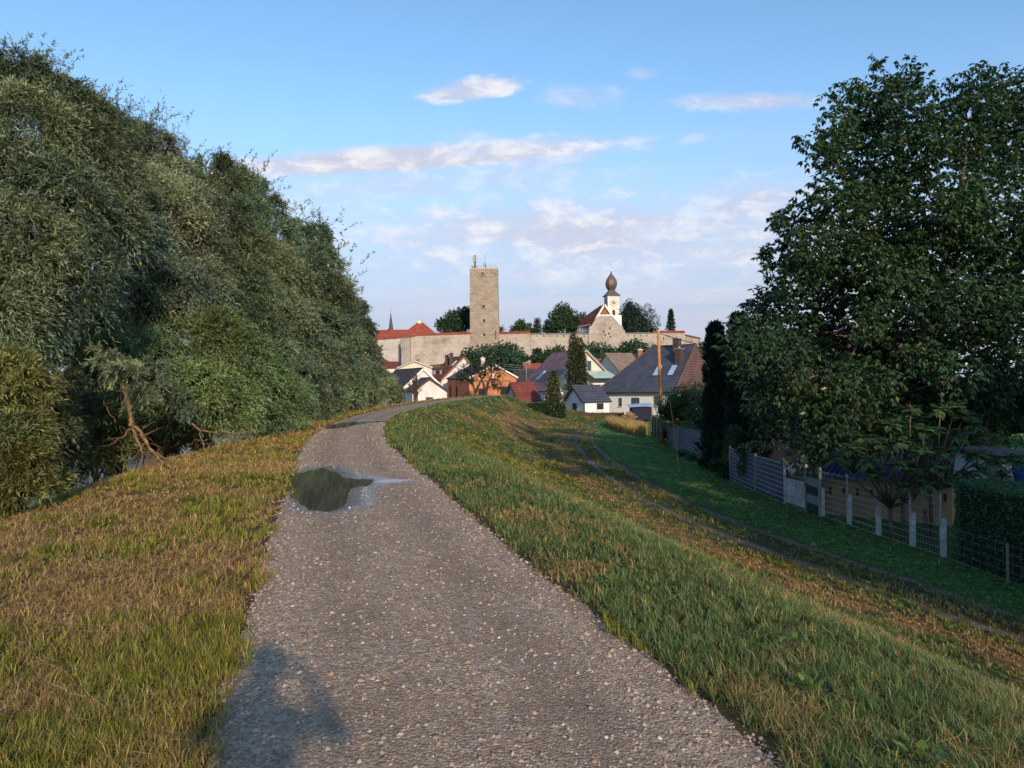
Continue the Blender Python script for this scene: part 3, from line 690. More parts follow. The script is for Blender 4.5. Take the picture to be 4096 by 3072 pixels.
for wi, (bpx, d, lumps, nsh, L, lab) in enumerate(willows):
    b_ = P(bpx, 1560, d); bx, by = b_[0] - 1.5, b_[1]; bz = float(H(bx, by))
    cl = [pc(*q_) for q_ in lumps]
    t = thing('willow_tree', (bx, by, bz), lab, 'tree', G_W)
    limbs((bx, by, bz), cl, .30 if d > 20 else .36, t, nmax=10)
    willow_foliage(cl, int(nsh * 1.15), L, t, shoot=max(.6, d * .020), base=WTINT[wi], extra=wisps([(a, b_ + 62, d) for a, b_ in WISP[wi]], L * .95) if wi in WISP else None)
# low shrubs of the bank
G_S = 'willow shrubs on the river bank'
for lumps, nsh, L, lab in [
  ([(40, 1560, 10.5, .55), (-60, 1500, 10.5, .7), (80, 1680, 10.3, .5), (10, 1760, 10, .6), (90, 1850, 10, .5), (30, 1930, 9.8, .5), (-80, 1850, 10, .8), (100, 1960, 10, .35)], 3600, .11, 'bright willow shrub cut off by the left edge above the grass'),
  ([(1500, 1570, 72, 1.3), (1550, 1560, 76, 1.5), (1470, 1590, 66, 1.0), (1580, 1575, 80, 1.2), (1530, 1520, 80, 1.6)], 1500, .34, 'low bush where the riverside trees end beside the far path'),
  ([(330, 1250, 24, 1.2), (430, 1350, 25, 1.2), (260, 1400, 23, 1.1), (380, 1480, 24, 1.1), (180, 1300, 22, 1.1), (480, 1230, 26, 1.2), (560, 1330, 26, 1.1), (370, 1180, 25, 1.1), (400, 1270, 24, 1.1)], 1900, .17, 'shadowed inner boughs behind the dark hollow of the tallest willow'),
  ([(330, 1800, 21, .9), (250, 1890, 19.5, .7), (430, 1720, 22, 1.0), (600, 1760, 24, .9), (800, 1720, 26, .8), (520, 1650, 23, 1.), (700, 1740, 25, .8), (180, 1950, 18.5, .6)], 2600, .15, 'dark underbrush at the water behind the broken limbs'),
  ([(1330, 1640, 44, 1.0), (1400, 1625, 50, 1.2), (1270, 1670, 39, .9)], 1300, .26, 'low shrub under the willows along the dike edge past the hollow')]:
    cl = [pc(*q_) for q_ in lumps]; x, y = np.mean([c[0] for c, r in cl]), np.mean([c[1] for c, r in cl])
    t = thing('bank_shrub', (x, y, float(H(x, y))), lab, 'shrub', G_S)
    limbs((x, y, float(H(x, y))), cl, .08, t, 'stems', fork=.1)
    willow_foliage(cl, nsh, L, t, shoot=.45 if L < .2 else .9, base=(.14, .16, .06) if L < .2 else WILLOW)
# trees on the other side of the river close the view under the crowns
far = []
for i in range(11):
    y = 14 + i * 10.5; x = float(np.interp(y, _yy, _xx)) - 57 - random.uniform(0, 5); z = float(H(x, y)); hgt = random.uniform(9, 12)
    t = thing('riverside_tree', (x, y, z), 'dark tree across the river, number glimpsed under the willows'.replace('number', ['nearest of the row', 'second of the row', 'third of the row', 'fourth of the row', 'fifth of the row', 'middle of the row', 'just past the middle of the row', 'fourth from the far end', 'third from the far end', 'second from the far end', 'farthest of the row'][i]), 'tree', 'trees across the river')
    cl = ell_clumps((x, y, z + hgt * .5), (5.2, 5.2, hgt * .52), 12, 2.4, lo=-.95)
    limbs((x, y, z), cl, .25, t, nmax=5); willow_foliage(cl, 1300, .5, t, shoot=1.2, per=8, base=(.05, .07, .03), core=.85)

# broken pale limbs hanging down to the bank
def branchtree(paths, name, label, m, d0):
    t = thing(name, P(*paths[0][0]), label, 'branch', 'broken limbs hanging at the water')
    for i, pth in enumerate(paths):
        pass
    mb = MB()
    for pth in paths:
        pts = [P(*q_[:3]) for q_ in pth[:-1]]; ra, rb = pth[-1]
        dense = []
        for a, b_ in zip(pts[:-1], pts[1:]):
            for s_ in np.linspace(0, 1, 4)[:-1]: dense.append(a + (b_ - a) * s_ + rng.normal(0, .02, 3))
        dense.append(pts[-1]); n = len(dense)
        rr_ = [(ra + (rb - ra) * i / (n - 1)) * .68 * random.uniform(.85, 1.15) for i in range(n)]; mb.tube(dense, rr_, 8)
        for i in range(1, n - 1):
            for _ in range(2):
                if random.random() < .55:
                    e = dense[i] + rng.normal(0, .22, 3) + [0, 0, -.05]; mb.tube([dense[i], (dense[i] + e) / 2 + rng.normal(0, .03, 3), e], [rr_[i] * .3, rr_[i] * .2, .003], 4)
    mb.build('limb', m, t, True)
    return t
D = 15.2
branchtree([[(495, 1530, D + .1), (508, 1600, D), (520, 1690, D), (528, 1712, D), (.075, .062)],
            [(528, 1700, D), (575, 1750, D - .3), (615, 1810, D - .5), (650, 1850, D - .8), (700, 1870, D - 1), (735, 1890, D - 1.2), (.06, .02)],
            [(525, 1700, D), (545, 1755, D), (565, 1790, D), (572, 1830, D - .2), (565, 1870, D - .3), (572, 1910, D - .4), (.045, .018)],
            [(522, 1715, D), (490, 1745, D + .2), (440, 1780, D + .4), (400, 1792, D + .5), (362, 1845, D + .5), (.035, .010)],
            [(400, 1792, D + .5), (355, 1780, D + .6), (330, 1755, D + .7), (.014, .006)],
            [(615, 1810, D - .5), (660, 1825, D - .4), (720, 1845, D - .4), (.026, .012)],
            [(572, 1810, D), (600, 1840, D), (640, 1870, D - .1), (.022, .010)],
            [(650, 1850, D - .8), (655, 1880, D - .9), (668, 1895, D - .9), (.026, .012)],
            [(470, 1690, D + .5), (430, 1640, D + .8), (415, 1600, D + 1), (.012, .006)],
            [(565, 1870, D - .3), (540, 1890, D), (.010, .005)]],
           'broken_limb', 'forked bare limb with orange bark, left of the two hanging above the water', M['lichen_bark'], D)
D = 18.5
branchtree([[(640, 1560, D + .1), (690, 1620, D), (740, 1670, D), (800, 1722, D), (.075, .05)],
            [(800, 1722, D), (870, 1732, D), (940, 1738, D + .3), (985, 1728, D + .5), (1020, 1715, D + .6), (.042, .014)],
            [(800, 1722, D), (812, 1770, D - .1), (835, 1815, D - .2), (845, 1835, D - .2), (.03, .014)],
            [(678, 1610, D), (665, 1650, D - .1), (680, 1690, D - .2), (655, 1725, D - .3), (.035, .012)],
            [(740, 1665, D), (820, 1620, D + .4), (900, 1585, D + .6), (.02, .008)],
            [(915, 1736, D), (945, 1758, D), (980, 1776, D), (.022, .010)],
            [(830, 1760, D), (780, 1765, D + .2), (740, 1780, D + .3), (.012, .006)],
            [(985, 1728, D + .5), (1005, 1745, D + .5), (1030, 1755, D + .5), (.010, .004)]],
           'broken_limb', 'long bare limb slanting right over the bank, right of the forked one', M['lichen_bark'], D)
# ------------------------------------------------------------------ buildings
def GP(px, py, z=RZ):
    v = M3 @ np.array([(px - 2048) / F, -(py - 1536) / F, -1.0]); t = (z - CAM.z) / v[2]
    return np.array([v[0] * t, v[1] * t, z])
def PX(px, d): return P(px, 1541, d)[:2]
def PZ_(px, py, d): return float(P(px, py, d)[2])
def nrm2(v): v = np.array(v, float); return v / np.linalg.norm(v)
def window(parent, A, u, n, s, z, w_, h_, fm=None, pm_=None, name='window', bars=1, sill=True):
    """framed window standing proud of a wall through A along u with outward normal n"""
    A, u, n = np.array(A, float)[:2], nrm2(u), nrm2(n); fm = fm or M['frame']; pm_ = pm_ or M['glass']
    c = A + u * (s + w_ / 2); f = MB(); fw = max(.07, w_ * .09); th = .10
    for a, z0, ww, hh in ((0, z - .0, w_, fw), (0, z + h_ - fw, w_, fw)):
        f.box((*(c + n * th / 2), z0), (ww, th, hh), u)
    for sg in (-1, 1): f.box((*(c + u * sg * (w_ - fw) / 2 + n * th / 2), z + fw), (fw, th, h_ - 2 * fw), u)
    for i in range(bars): f.box((*(c + u * ((i + 1) / (bars + 1) - .5) * w_ + n * .045), z + fw), (fw * .6, .09, h_ - 2 * fw), u)
    wo = f.build(name, fm, parent)
    MB().box((*(c + n * .02), z + fw * .5), (w_ - fw, .05, h_ - fw), u).build('pane', pm_, wo)
    if sill: MB().box((*(c + n * .12), z - .07), (w_ + .2, .24, .06), u).build('sill', M['frame'], wo)
    return wo
def gable_house(name, label, cat, A, g, W_, r, L, z0, ze, zr, wallm, roofm, over=.35, group=None, verge=None, th=.2):
    A, g, r = np.array(A, float)[:2], nrm2(g), nrm2(r)
    t = thing(name, (*(A + g * W_ / 2 + r * L / 2), z0), label, cat, group)
    def prof(o): B = A + r * o; return [(*B, z0), (*(B + g * W_), z0), (*(B + g * W_), ze), (*(B + g * W_ / 2), zr), (*B, ze)]
    a, b_ = prof(0), prof(L)
    meshobj('wall', a + b_, [(0, 1, 2, 3, 4), (9, 8, 7, 6, 5)] + [(i, 5 + i, 5 + (i + 1) % 5, (i + 1) % 5) for i in (0, 1, 4)] , wallm, t)
    sl_ = (zr - ze) / (W_ / 2); mb = MB(); up = .06 + th
    for sg in (0, 1):
        e0 = A - g * over if sg == 0 else A + g * (W_ + over); rd = A + g * W_ / 2; zl = ze - sl_ * over + up
        poly = [(*(e0 - r * over), zl), (*(e0 + r * (L + over)), zl), (*(rd + r * (L + over)), zr + up), (*(rd - r * over), zr + up)]
        mb.add(*slab(poly, th))
    ro = mb.build('roof', roofm, t)
    rc = MB().tube([(*(A + g * W_ / 2 - r * over * 1.02), zr + up), (*(A + g * W_ / 2 + r * (L + over * 1.02)), zr + up)], .13, 6).build('ridge_tiles', roofm, ro)
    if verge:
        vb = MB()
        for sg in (0, 1):
            e0 = A - g * over if sg == 0 else A + g * (W_ + over); rd = A + g * W_ / 2; zl = ze - sl_ * over + up
            o_ = -r * (over + .05)
            vb.add(*slab([(*(e0 + o_), zl + .03), (*(e0 + o_ - r * .1), zl + .03), (*(rd + o_ - r * .1), zr + up + .03), (*(rd + o_), zr + up + .03)], .34))
        vb.build('verge_board', verge, t)
    return t, ro
def chimney(parent, c, s, z0, h, m, cap=None, name='chimney', u=(1, 0)):
    o = MB().box((c[0], c[1], z0), (s, s, h), u).build(name, m, parent)
    MB().box((c[0], c[1], z0 + h), (s * 1.25, s * 1.25, .14), u).build('chimney_cap', cap or M['metal'], o)
    MB().lathe(c, [(s * .18, z0 + h + .14), (s * .18, z0 + h + .5)], 8).build('flue', M['metal'], o)
    return o
def on_face(rd0, e0, u, s, q_, zr, ze, w_, h_, up):
    pass
def roof_rect(parent, name, E, Rg, ze, zr, u, s, q_, w_, h_, m, lift=.07, fm=None):
    """flat box lying on a roof plane: E eave start, Rg ridge direction horizontally (unit) from eave to ridge * run; s along eave; q_ fraction up"""
    E = np.array(E, float)[:2]; u = nrm2(u); Rg = np.array(Rg, float)[:2]; run = np.linalg.norm(Rg)
    sl3 = np.array([*Rg, zr - ze]); ln = np.linalg.norm(sl3); sl3 = sl3 / ln; u3 = np.array([*u, 0]); n3 = np.cross(u3, sl3); n3 = n3 if n3[2] > 0 else -n3
    o = np.array([*E, ze]) + u3 * s + sl3 * ln * q_ + n3 * lift
    po = [o, o + u3 * w_, o + u3 * w_ + sl3 * h_, o + sl3 * h_]
    fo = None
    if fm is not None:
        e = .12; pf_ = [o - u3 * e - sl3 * e - n3 * .03, o + u3 * (w_ + e) - sl3 * e - n3 * .03, o + u3 * (w_ + e) + sl3 * (h_ + e) - n3 * .03, o - u3 * e + sl3 * (h_ + e) - n3 * .03]
        V, Fc = slab(pf_, .12); fo = meshobj(name, V, Fc, fm, parent)
        V, Fc = slab(po, .10); meshobj('pane', V, Fc, m, fo); return fo
    V, Fc = slab(po, .10); return meshobj(name, V, Fc, m, parent)

ROOF_BLUE = rooftile('dark_slate_tile', (.050, .058, .085), (.085, .090, .120), .42, .55, spec=.4)
ROOF_BROWN = rooftile('brown_or_sunlit_tile', (.105, .060, .055), (.15, .09, .085), .42, .7)  # brown roof tile; on the hipped house it stands in for sunlit tile
ROOF_PURPLE = rooftile('weathered_red_tile', (.15, .060, .060), (.23, .13, .13), .42, .6, moss=(.30, .26, .28))
ROOF_RED = rooftile('red_tile', (.27, .060, .035), (.38, .095, .05), .40, .75)
ROOF_DRED = rooftile('dark_red_tile', (.14, .035, .028), (.22, .06, .045), .40, .8)
ROOF_DARK = rooftile('dark_tile', (.035, .03, .035), (.06, .052, .055), .40, .8)
ROOF_GREY = rooftile('grey_brown_tile', (.20, .15, .12), (.28, .21, .17), .5, .85)
WH = plaster('white_render', (.74, .74, .72), .12); CREAM = plaster('cream_render', (.66, .60, .48), .15)
WHD = plaster('stained_white_render', (.70, .69, .66), .75); BLUEG = plaster('blue_grey_render_and_shade', (.34, .40, .47), .15)
OCHRE = plaster('ochre_render', (.40, .28, .16), .6); YELLOW = plaster('yellow_render', (.70, .50, .22), .1)
def bricks(q, v, c, p):
    b = q.mix(q.ramp(q.noise(v, .5, 4, .6), .35, .65), c, (.50, .22, .11))
    s_ = q.node('ShaderNodeSeparateXYZ'); q.put(s_.inputs[0], v); fr = q.math('FRACT', q.math('MULTIPLY', s_.outputs[2], 3.6))
    return q.mix(q.ramp(fr, 0, .22, .5, 0), b, (.45, .24, .14))
ORANGE = mat('orange_brick', (.43, .165, .075), rough=.9, fn=bricks)
BRRED = plaster('brown_red_render_and_shade', (.30, .13, .085), .5)

# white house with the dark hipped roof
def hip_house():
    N = np.array([25.6, 112.]); u = nrm2((-.72, .69)); v = nrm2((.69, .72)); Lf, Ls = 15.6, 15.6
    ze = PZ_(2700, 1567, 112); zr = PZ_(2793, 1379, 119)
    t = thing('hip_roof_house', (*(N + u * 7.5 + v * 7.5), RZ), 'white house under a big dark blue hipped roof with two skylights', 'house')
    i_ = .75; C = [N + u * i_ + v * i_, N + u * (Lf - i_) + v * i_, N + u * (Lf - i_) + v * (Ls - i_), N + u * i_ + v * (Ls - i_)]
    zw = ze + .28
    meshobj('wall', [(*c, RZ - .2) for c in C] + [(*c, zw) for c in C], [(0, 1, 5, 4), (1, 2, 6, 5), (2, 3, 7, 6), (3, 0, 4, 7), (4, 5, 6, 7)], WH, t)
    e = [N, N + u * Lf, N + u * Lf + v * Ls, N + v * Ls]; r1 = N + u * .6 + v * 7.8; r2 = N + u * 8.9 + v * 7.8
    E = [(*c, ze) for c in e] + [(*r1, zr), (*r2, zr)] + [(*c, ze - .16) for c in e]
    ro = meshobj('roof', E, [(0, 1, 5, 4), (1, 2, 5), (2, 3, 4, 5), (3, 0, 4), (6, 7, 1, 0), (7, 8, 2, 1), (8, 9, 3, 2), (9, 6, 0, 3), (9, 8, 7, 6)], [ROOF_BLUE, ROOF_BROWN], t, mi=[0, 0, 0, 1, 0, 0, 0, 0, 0])  # hip end coloured browner as the sunlit face, other slopes as shaded blue
    hb = MB()
    for a, b_ in ((E[0], E[4]), (E[1], E[5]), (E[4], E[5]), (E[3], E[4])):
        pts = [np.array(a) + (np.array(b_) - np.array(a)) * k + np.array([0, 0, .04 + (.03 if j % 2 else 0)]) for j, k in enumerate(np.linspace(0, 1, 40))]
        hb.tube(pts, .12, 6)
    hb.build('ridge_tiles', ROOF_BROWN, ro)
    run = v * 7.8; up = (zr - ze)
    # skylights on the front slope
    for s in (1.9, 4.7): roof_rect(t, 'skylight', N, run, ze, zr, u, s, .34, .95, 2.3, M['skyglass'], .12, M['brownframe'])
    for (s, q_, h_) in ((3.4, .86, 2.6), (1.9, .62, 2.6)):
        c = N + u * s + run * q_; z = ze + up * q_ - .5
        chimney(ro, c, 1.05, z, h_ , M['dark_wood'], M['metal'], u=u)
    # front wall: windows and door (front wall runs from near corner to the left)
    A0 = C[0]; n_ = -v; wl = Lf - 2 * i_
    window(t, A0, u, n_, 2.2, -2.0 + .0, 1.2, 1.5, M['brownframe'])
    dr = window(t, A0, u, n_, 6.3, RZ + .25, 1.5, 2.6, M['brownframe'], name='patio_door', bars=1, sill=False)
    window(t, A0, u, n_, 9.8, -2.2, .55, 1.4, M['brownframe'], bars=0)
    MB().tube([(*(C[1] - v * .06), zw), (*(C[1] - v * .06), RZ)], .06, 6).build('downpipe', M['brownframe'], t)
    gb = MB(); gb.tube([(*(N - v * .08), ze - .06), (*(N + u * Lf - v * .08), ze - .06)], .09, 6); gb.build('gutter', M['brownframe'], t)
hip_house()

# house with the weathered red roof and pale gable
A = np.array([6.4, 128.]); g = nrm2((.93, .37)); r = nrm2((-.37, .93)); ze = PZ_(2190, 1562, 128); zr = PZ_(2345, 1403, 131)
t, ro = gable_house('gabled_house', 'large house with purple-red tiled roof and cream gable behind the tall ivy-dark conifer', 'house', A, g, 15.4, r, 14, RZ, ze, zr, CREAM, ROOF_PURPLE, .4, verge=M['metal'])
lw = MB().box((*(A + r * 7 - g * .02), RZ), (13.9, .08, ze - RZ - .1), r).build('side_wall', BLUEG, t)  # blue-grey overlay colours in the shade on this side of the house
lw['label'] = 'side wall with its shade coloured in blue-grey'
for s in (1.2, 5.6, 8.6, 11.3): window(t, A - g * .06, r, -g, s, -2.6, .8, 2.1, M['frame'], bars=0, sill=False)
roof_rect(t, 'skylight', A, g * 7.7, ze, zr, r, 8.8, .28, .8, 2.1, M['glass'], .32, M['frame'])
window(t, A, g, -r, 8.0, PZ_(2322, 1500, 131) + .6, 1.0, 2.1, M['frame'], bars=0)
window(t, A, g, -r, 9.3, PZ_(2350, 1538, 131), 3.2, 1.0, M['frame'], M['white'], bars=0)
MB().add(*slab([(*(A + g * 7.6 - r * .15), 0 + PZ_(2340, 1483, 131)), (*(A + g * 12.2 - r * .15), PZ_(2340, 1483, 131)), (*(A + g * 13.3 - r * 2.6), PZ_(2340, 1513, 131)), (*(A + g * 8.2 - r * 2.6), PZ_(2340, 1513, 131))], .07)).build('glass_awning', M['awning'], t)
chimney(ro, A + g * 7.7 + r * 1.5, .75, zr - .3, 1.0, WH)

# little white annex
A = np.array([11.2, 110.5]); g = nrm2((-.37, .93)); r = nrm2((.93, .37)); ze = PZ_(2345, 1608, 110.5); zr = PZ_(2296, 1549, 113.5)
t, ro = gable_house('annex', 'small white gabled annex with dark roof joined to the left of the big hipped house', 'house', A, g, 6.8, r, 4.4, RZ - .2, ze, zr, WH, ROOF_BLUE, .35, verge=M['brownframe'])
window(t, A, g, -r, 2.6, -3.0, 1.3, 1.6, M['brownframe'], M['glass'])
window(t, A, r, -g, 2.0, -2.55, 1.5, 1.3, M['frame'], M['dark'], bars=0)
MB().tube([(*(A - g * .08 - r * .0), ze), (*(A - g * .08), RZ)], .07, 6).build('downpipe', M['brownframe'], t)

# shed with blue-grey gable at the dike foot
A = np.array([1.15, 112.]); ze = PZ_(2077, 1605, 112); zr = PZ_(2040, 1537, 115)
t, ro = gable_house('garden_shed', 'small blue-grey gabled shed with red roof at the foot of the far dike slope', 'shed', A, g, 6.6, r, 3.6, RZ, ze, zr, BLUEG, ROOF_DRED, .25, verge=M['brownframe'])
window(t, A, g, -r, 1.2, -2.9, 1.4, 1.0, M['brownframe'], bars=0)

# unplastered orange brick house
A = np.array([-9.9, 165.]); g = nrm2((.87, .5)); r = nrm2((-.5, .87)); ze = PZ_(1885, 1512, 165); zr = PZ_(1972, 1459, 168)
t, ro = gable_house('brick_house', 'unfinished orange brick house with dark blue roof behind the pine at the path end', 'house', A, g, 12.6, r, 12, RZ, ze, zr, ORANGE, ROOF_BLUE, .35, verge=M['white'])
MB().box((*(A + r * 6.0 - g * .03), RZ), (11.9, .12, ze - RZ - .05), r).build('side_wall', BRRED, t)['label'] = 'side wall with its shade coloured in brown-red'  # brown-red overlay puts the shade of this side into the colour
for s in (6.6, 10.2): MB().box((*(A + r * s - g * .09), RZ + 1), (.85, .16, 4.3), r).build('wall_opening', M['dark'], t)
o = window(t, A, g, -r, 2.0, -1.0, 2.8, 2.1, M['wood'], M['dark'], bars=0, sill=False, name='wall_opening')
o = window(t, A, g, -r, 8.0, -1.0, 3.1, 2.5, M['wood'], M['dark'], bars=0, sill=False, name='wall_opening')
for s, h_ in ((3.0, .35), (8.3, .3)): MB().box((*(A + g * (s + .9) - r * .06), ze - .9), (6.0 if s < 5 else 3.8, .12, h_), g).build('lintel', M['wood'], t)
MB().box((*(A + g * 6.1 - r * .25), ze - .6), (.34, .34, zr - ze + .8), g).build('flue_pipe', M['white'], t)
chimney(ro, A + g * 5.2 + r * 3, .9, zr - .5, 2.1, CREAM, M['white'])

# white houses beyond the path end
A = np.array([-21.6, 140.]); ze = PZ_(1612, 1554, 140); zr = PZ_(1689, 1477, 142)
t, ro = gable_house('white_house', 'white gabled house with long black roof, larger of two behind the bare tree', 'house', A, g, 8.6, r, 15, RZ, ze, zr, WHD, ROOF_DARK, .35, verge=M['white'])
window(t, A, g, -r, 3.6, -1.6, 1.2, 1.2, M['frame'])
A = np.array([-18.4, 131.]); g2 = nrm2((.95, .3)); r2 = nrm2((-.3, .95)); ze = PZ_(1649, 1566, 132); zr = PZ_(1725, 1516, 133)
t, ro = gable_house('white_barn', 'low white barn with stained gable in front of the larger white house', 'barn', A, g2, 6.5, r2, 9.4, RZ, ze, zr, WHD, ROOF_DARK, .3, verge=M['dark_wood'])
window(t, A, g2, -r2, 2.5, -1.4, 1.3, 1.0, M['dark_wood'])
A = PX(1592, 168); ze = PZ_(1600, 1473, 168); zr = PZ_(1653, 1446, 168)
t, ro = gable_house('cream_house', 'cream house with a shallow gable and red roof under the castle wall', 'house', A, nrm2((.99, .02)), 8.0, nrm2((-.08, 1)), 11, RZ, ze, zr, CREAM, ROOF_DRED, .3, verge=M['metal'])
chimney(ro, A + np.array([4.2, 4]), .7, zr - .3, 1.0, BRRED)
window(t, A, (.99, .02), -nrm2((-.08, 1)), 3.4, 1.6, 1.0, 1.2, M['frame'])
A = PX(1500, 172); ze = PZ_(1540, 1474, 172); zr = PZ_(1540, 1452, 175)
t, ro = gable_house('brown_roofed_house', 'house with brown tiled roof half hidden by the last riverside trees', 'house', A, nrm2((-.1, 1)), 7.5, nrm2((1, .1)), 5.4, RZ, ze, zr, CREAM, ROOF_DRED, .3)
window(t, A, (1, .1), (.1, -1), 2, -1, 1, 1.2)
# steep red roof with dormers
A = np.array([-17.9, 180.]); ze = PZ_(1768, 1518, 180); zr = PZ_(1852, 1429, 183)
t, ro = gable_house('dormer_house', 'house with steep dark red roof, two dormers and twin dark chimneys', 'house', A, g, 12.6, r, 8.4, RZ, ze, zr, WHD, ROOF_DRED, .35, verge=M['wood'])
for s in (3.4, 7.4):
    c = A + r * s + g * 1.5; zd = ze + 1.1
    do = MB().box((*(c + g * 1.1), zd), (1.5, 2.4, 1.8), r).build('dormer', ROOF_DARK, t)
    meshobj('dormer_roof', *slab([(*(c - g * .35 - r * 1.0), zd + 1.75), (*(c - g * .35 + r * 1.0), zd + 1.75), (*(c + g * 3.0 + r * 1.0), zd + 2.7), (*(c + g * 3.0 - r * 1.0), zd + 2.7)], .15), ROOF_DRED, do)
    window(do, c - g * .1, r, -g, -.4, zd + .15, .8, 1.5, M['white'], M['glass'], bars=0, sill=False)
for s, hh in ((5.6, 2.3), (2.8, 2.7)): chimney(ro, A + r * s + g * 4.2, .95, ze + (zr - ze) * .64, hh + .6, M['dark_wood'])
roof_rect(t, 'skylight', A, g * 6.3, ze, zr, r, 1.2, .62, .8, 1.6, M['skyglass'], .3, M['white'])
# roofs of the old town in the gaps
def town(name, label, px, d, px1, ytop, ybot, W_, roofm, wallm, ch=None, tilt=.1, dslope=2.5, grp=None, cap=None):
    A = PX(px, d); L = (px1 - px) / F * d; ze = PZ_(px, ybot, d); zr = PZ_(px, ytop, d + W_ / 2)
    t, ro = gable_house(name, label, 'house', A, nrm2((-tilt, 1)), W_, nrm2((1, tilt)), L, RZ, ze, zr, wallm, roofm, .3, group=grp)
    window(t, A, (1, tilt), (tilt, -1), L * .4, ze - 2.0, 1.0, 1.3)
    if ch:
        for cp, s in ch: chimney(ro, PX(cp, d + W_ / 2 - .5), s, zr - .6, 1.5, cap or BRRED)
    return t
town('town_house', 'house with black tiled roof between the orange brick house and the purple roof', 2062, 188, 2165, 1481, 1532, 9, ROOF_DARK, CREAM, None)
town('town_house', 'small bright red roof peeping over the black roof beside the purple one', 2102, 205, 2180, 1459, 1482, 8, ROOF_RED, WHD, [(2118, .9)])
town('town_house', 'long bright red roof just right of the cream gable', 2395, 182, 2525, 1440, 1486, 10, ROOF_RED, WH, [(2448, 1.0)], cap=WH)
town('town_house', 'low red roof dormer house tucked behind the cream gable verge', 2440, 165, 2500, 1469, 1497, 7, ROOF_RED, WH)
town('town_house', 'grey-brown tiled roof rising behind the left hip of the big dark roof', 2482, 152, 2640, 1418, 1490, 13, ROOF_GREY, CREAM, [(2562, 1.0)], tilt=.35)
# house behind the walnut
A = PX(3040, 60); ze = PZ_(3400, 1525, 60); zr = PZ_(3400, 1335, 64)
t, ro = gable_house('yellow_house', 'yellow house with brown tiled roof glimpsed through the walnut foliage', 'house', A, nrm2((-.12, 1)), 9.5, nrm2((1, .12)), 17.5, RZ, ze, zr, YELLOW, ROOF_BROWN, .5)
for s in (2, 6, 10, 14): window(t, A, (1, .12), (.12, -1), s, -.9, 1.3, 1.5, M['frame'])

# ------------------------------------------------------------------ castle
ST = stone('castle_stone', (.44, .40, .345), (.34, .305, .26), (.17, .15, .125), sthr=(.52, .68))
STT = stone('tower_stone', (.345, .295, .235), (.24, .20, .155), (.07, .057, .045), 1.3, .62, sthr=(.7, .85))
STD = stone('old_stone', (.42, .38, .325), (.32, .285, .24), (.15, .13, .11), sthr=(.5, .68))
STG = stone('grey_shade_stone', (.46, .44, .42), (.38, .36, .34), (.20, .19, .18), 1.0, .6)  # greyer stone colour standing in for shade on the far left stretch
TW = thing('castle_tower', (*PX(1938, 240), 10), 'tall square stone keep with antennas on its flat top', 'tower')
d = 234.5
bz = 8.0
def quadprism(pb, pt_, zb, zt):
    return [(*p_, zb) for p_ in pb] + [(*p_, zt) for p_ in pt_], [(3, 2, 1, 0), (4, 5, 6, 7), (0, 1, 5, 4), (1, 2, 6, 5), (2, 3, 7, 6), (3, 0, 4, 7)]
zt = PZ_(1930, 1076, d)
wt = 112 / F * d / 2; wb = 118 / F * d / 2
ct = PX(1941, d)  # roll already included: vertical axis through the base
ct = np.array([P(1939, 1400, d)[0], d + wt])
V, Fc = quadprism([ct + np.array(c) * wb for c in ((-1, -1), (1, -1), (1, 1), (-1, 1))], [ct + np.array(c) * wt for c in ((-1, -1), (1, -1), (1, 1), (-1, 1))], bz, zt)
meshobj('tower_shaft', V, Fc, STT, TW)
MB().box((ct[0], ct[1], zt), (wt * 2 + .12, wt * 2 + .12, .35)).build('parapet_slab', mat('concrete', (.36, .33, .29), (.42, .39, .35), 1), TW)
for px, py, w_, h_ in ((1931, 1095, .6, .7), (1935, 1227, .7, 1.1), (1937, 1283, .6, 1.1), (1938, 1339, .6, 1.0)):
    c = P(px, py, d); f = MB()
    MB().box((c[0], d - .06 + .1 * 0, c[2] - h_ / 2), (w_, .5, h_)).build('arrow_slit', M['dark'], TW)
    f.box((c[0], d - .12, c[2] + h_ / 2), (w_ + .5, .5, .22)); f.box((c[0], d - .12, c[2] - h_ / 2 - .2), (w_ + .5, .5, .2)); f.build('window_surround', ST, TW)
c = P(1983, 1342, d); MB().box((c[0], d - .1, c[2] - 1.2), (.35, .4, 2.8)).build('rusty_pipe', mat('rust', (.22, .06, .03)), TW)
rl = MB(); yr = ct[1]
for k in range(9):
    a = -wt + .3 + k * (2 * wt - .6) / 8
    rl.tube([(ct[0] + a, d + .4, zt + .3), (ct[0] + a, d + .4, zt + 1.35)], .05, 5)
for hh in (.85, 1.35): rl.tube([(ct[0] - wt + .3, d + .4, zt + hh), (ct[0] + wt - .3, d + .4, zt + hh)], .045, 5)
rl.build('roof_railing', M['metal'], TW)
AN = thing('antenna_mast', (*P(1901, 1075, d + 2)[:2], zt + .35), 'mobile phone antenna mast with long grey panels on the left of the keep top', 'antenna')
ac = P(1900, 1060, d + 2); ztop = P(1900, 1021, d + 2)[2]
MB().tube([(ac[0], ac[1], zt + .35), (ac[0], ac[1], ztop)], [.28, .16], 8).build('mast', M['dark_wood'], AN)
for k in range(6):
    th = k * math.pi / 3 + .3; MB().box((ac[0] + .52 * math.cos(th), ac[1] + .52 * math.sin(th), ztop - 2.4), (.22, .32, 2.45), (math.cos(th), math.sin(th))).build('panel_antenna', mat('antenna_grey', (.42, .42, .39)), AN)
MB().tube([(ac[0] - 1.2, ac[1], zt + .35), (ac[0], ac[1], zt + 1.6), (ac[0] + 1.3, ac[1], zt + .35)], .09, 5).build('mast_brace', M['dark_wood'], AN)
MB().lathe((ac[0] - .75, ac[1] - .2), [(.1, zt + .8), (.4, zt + .95), (.4, zt + 1.3), (.1, zt + 1.4)], 10).build('dish', M['metal'], AN)
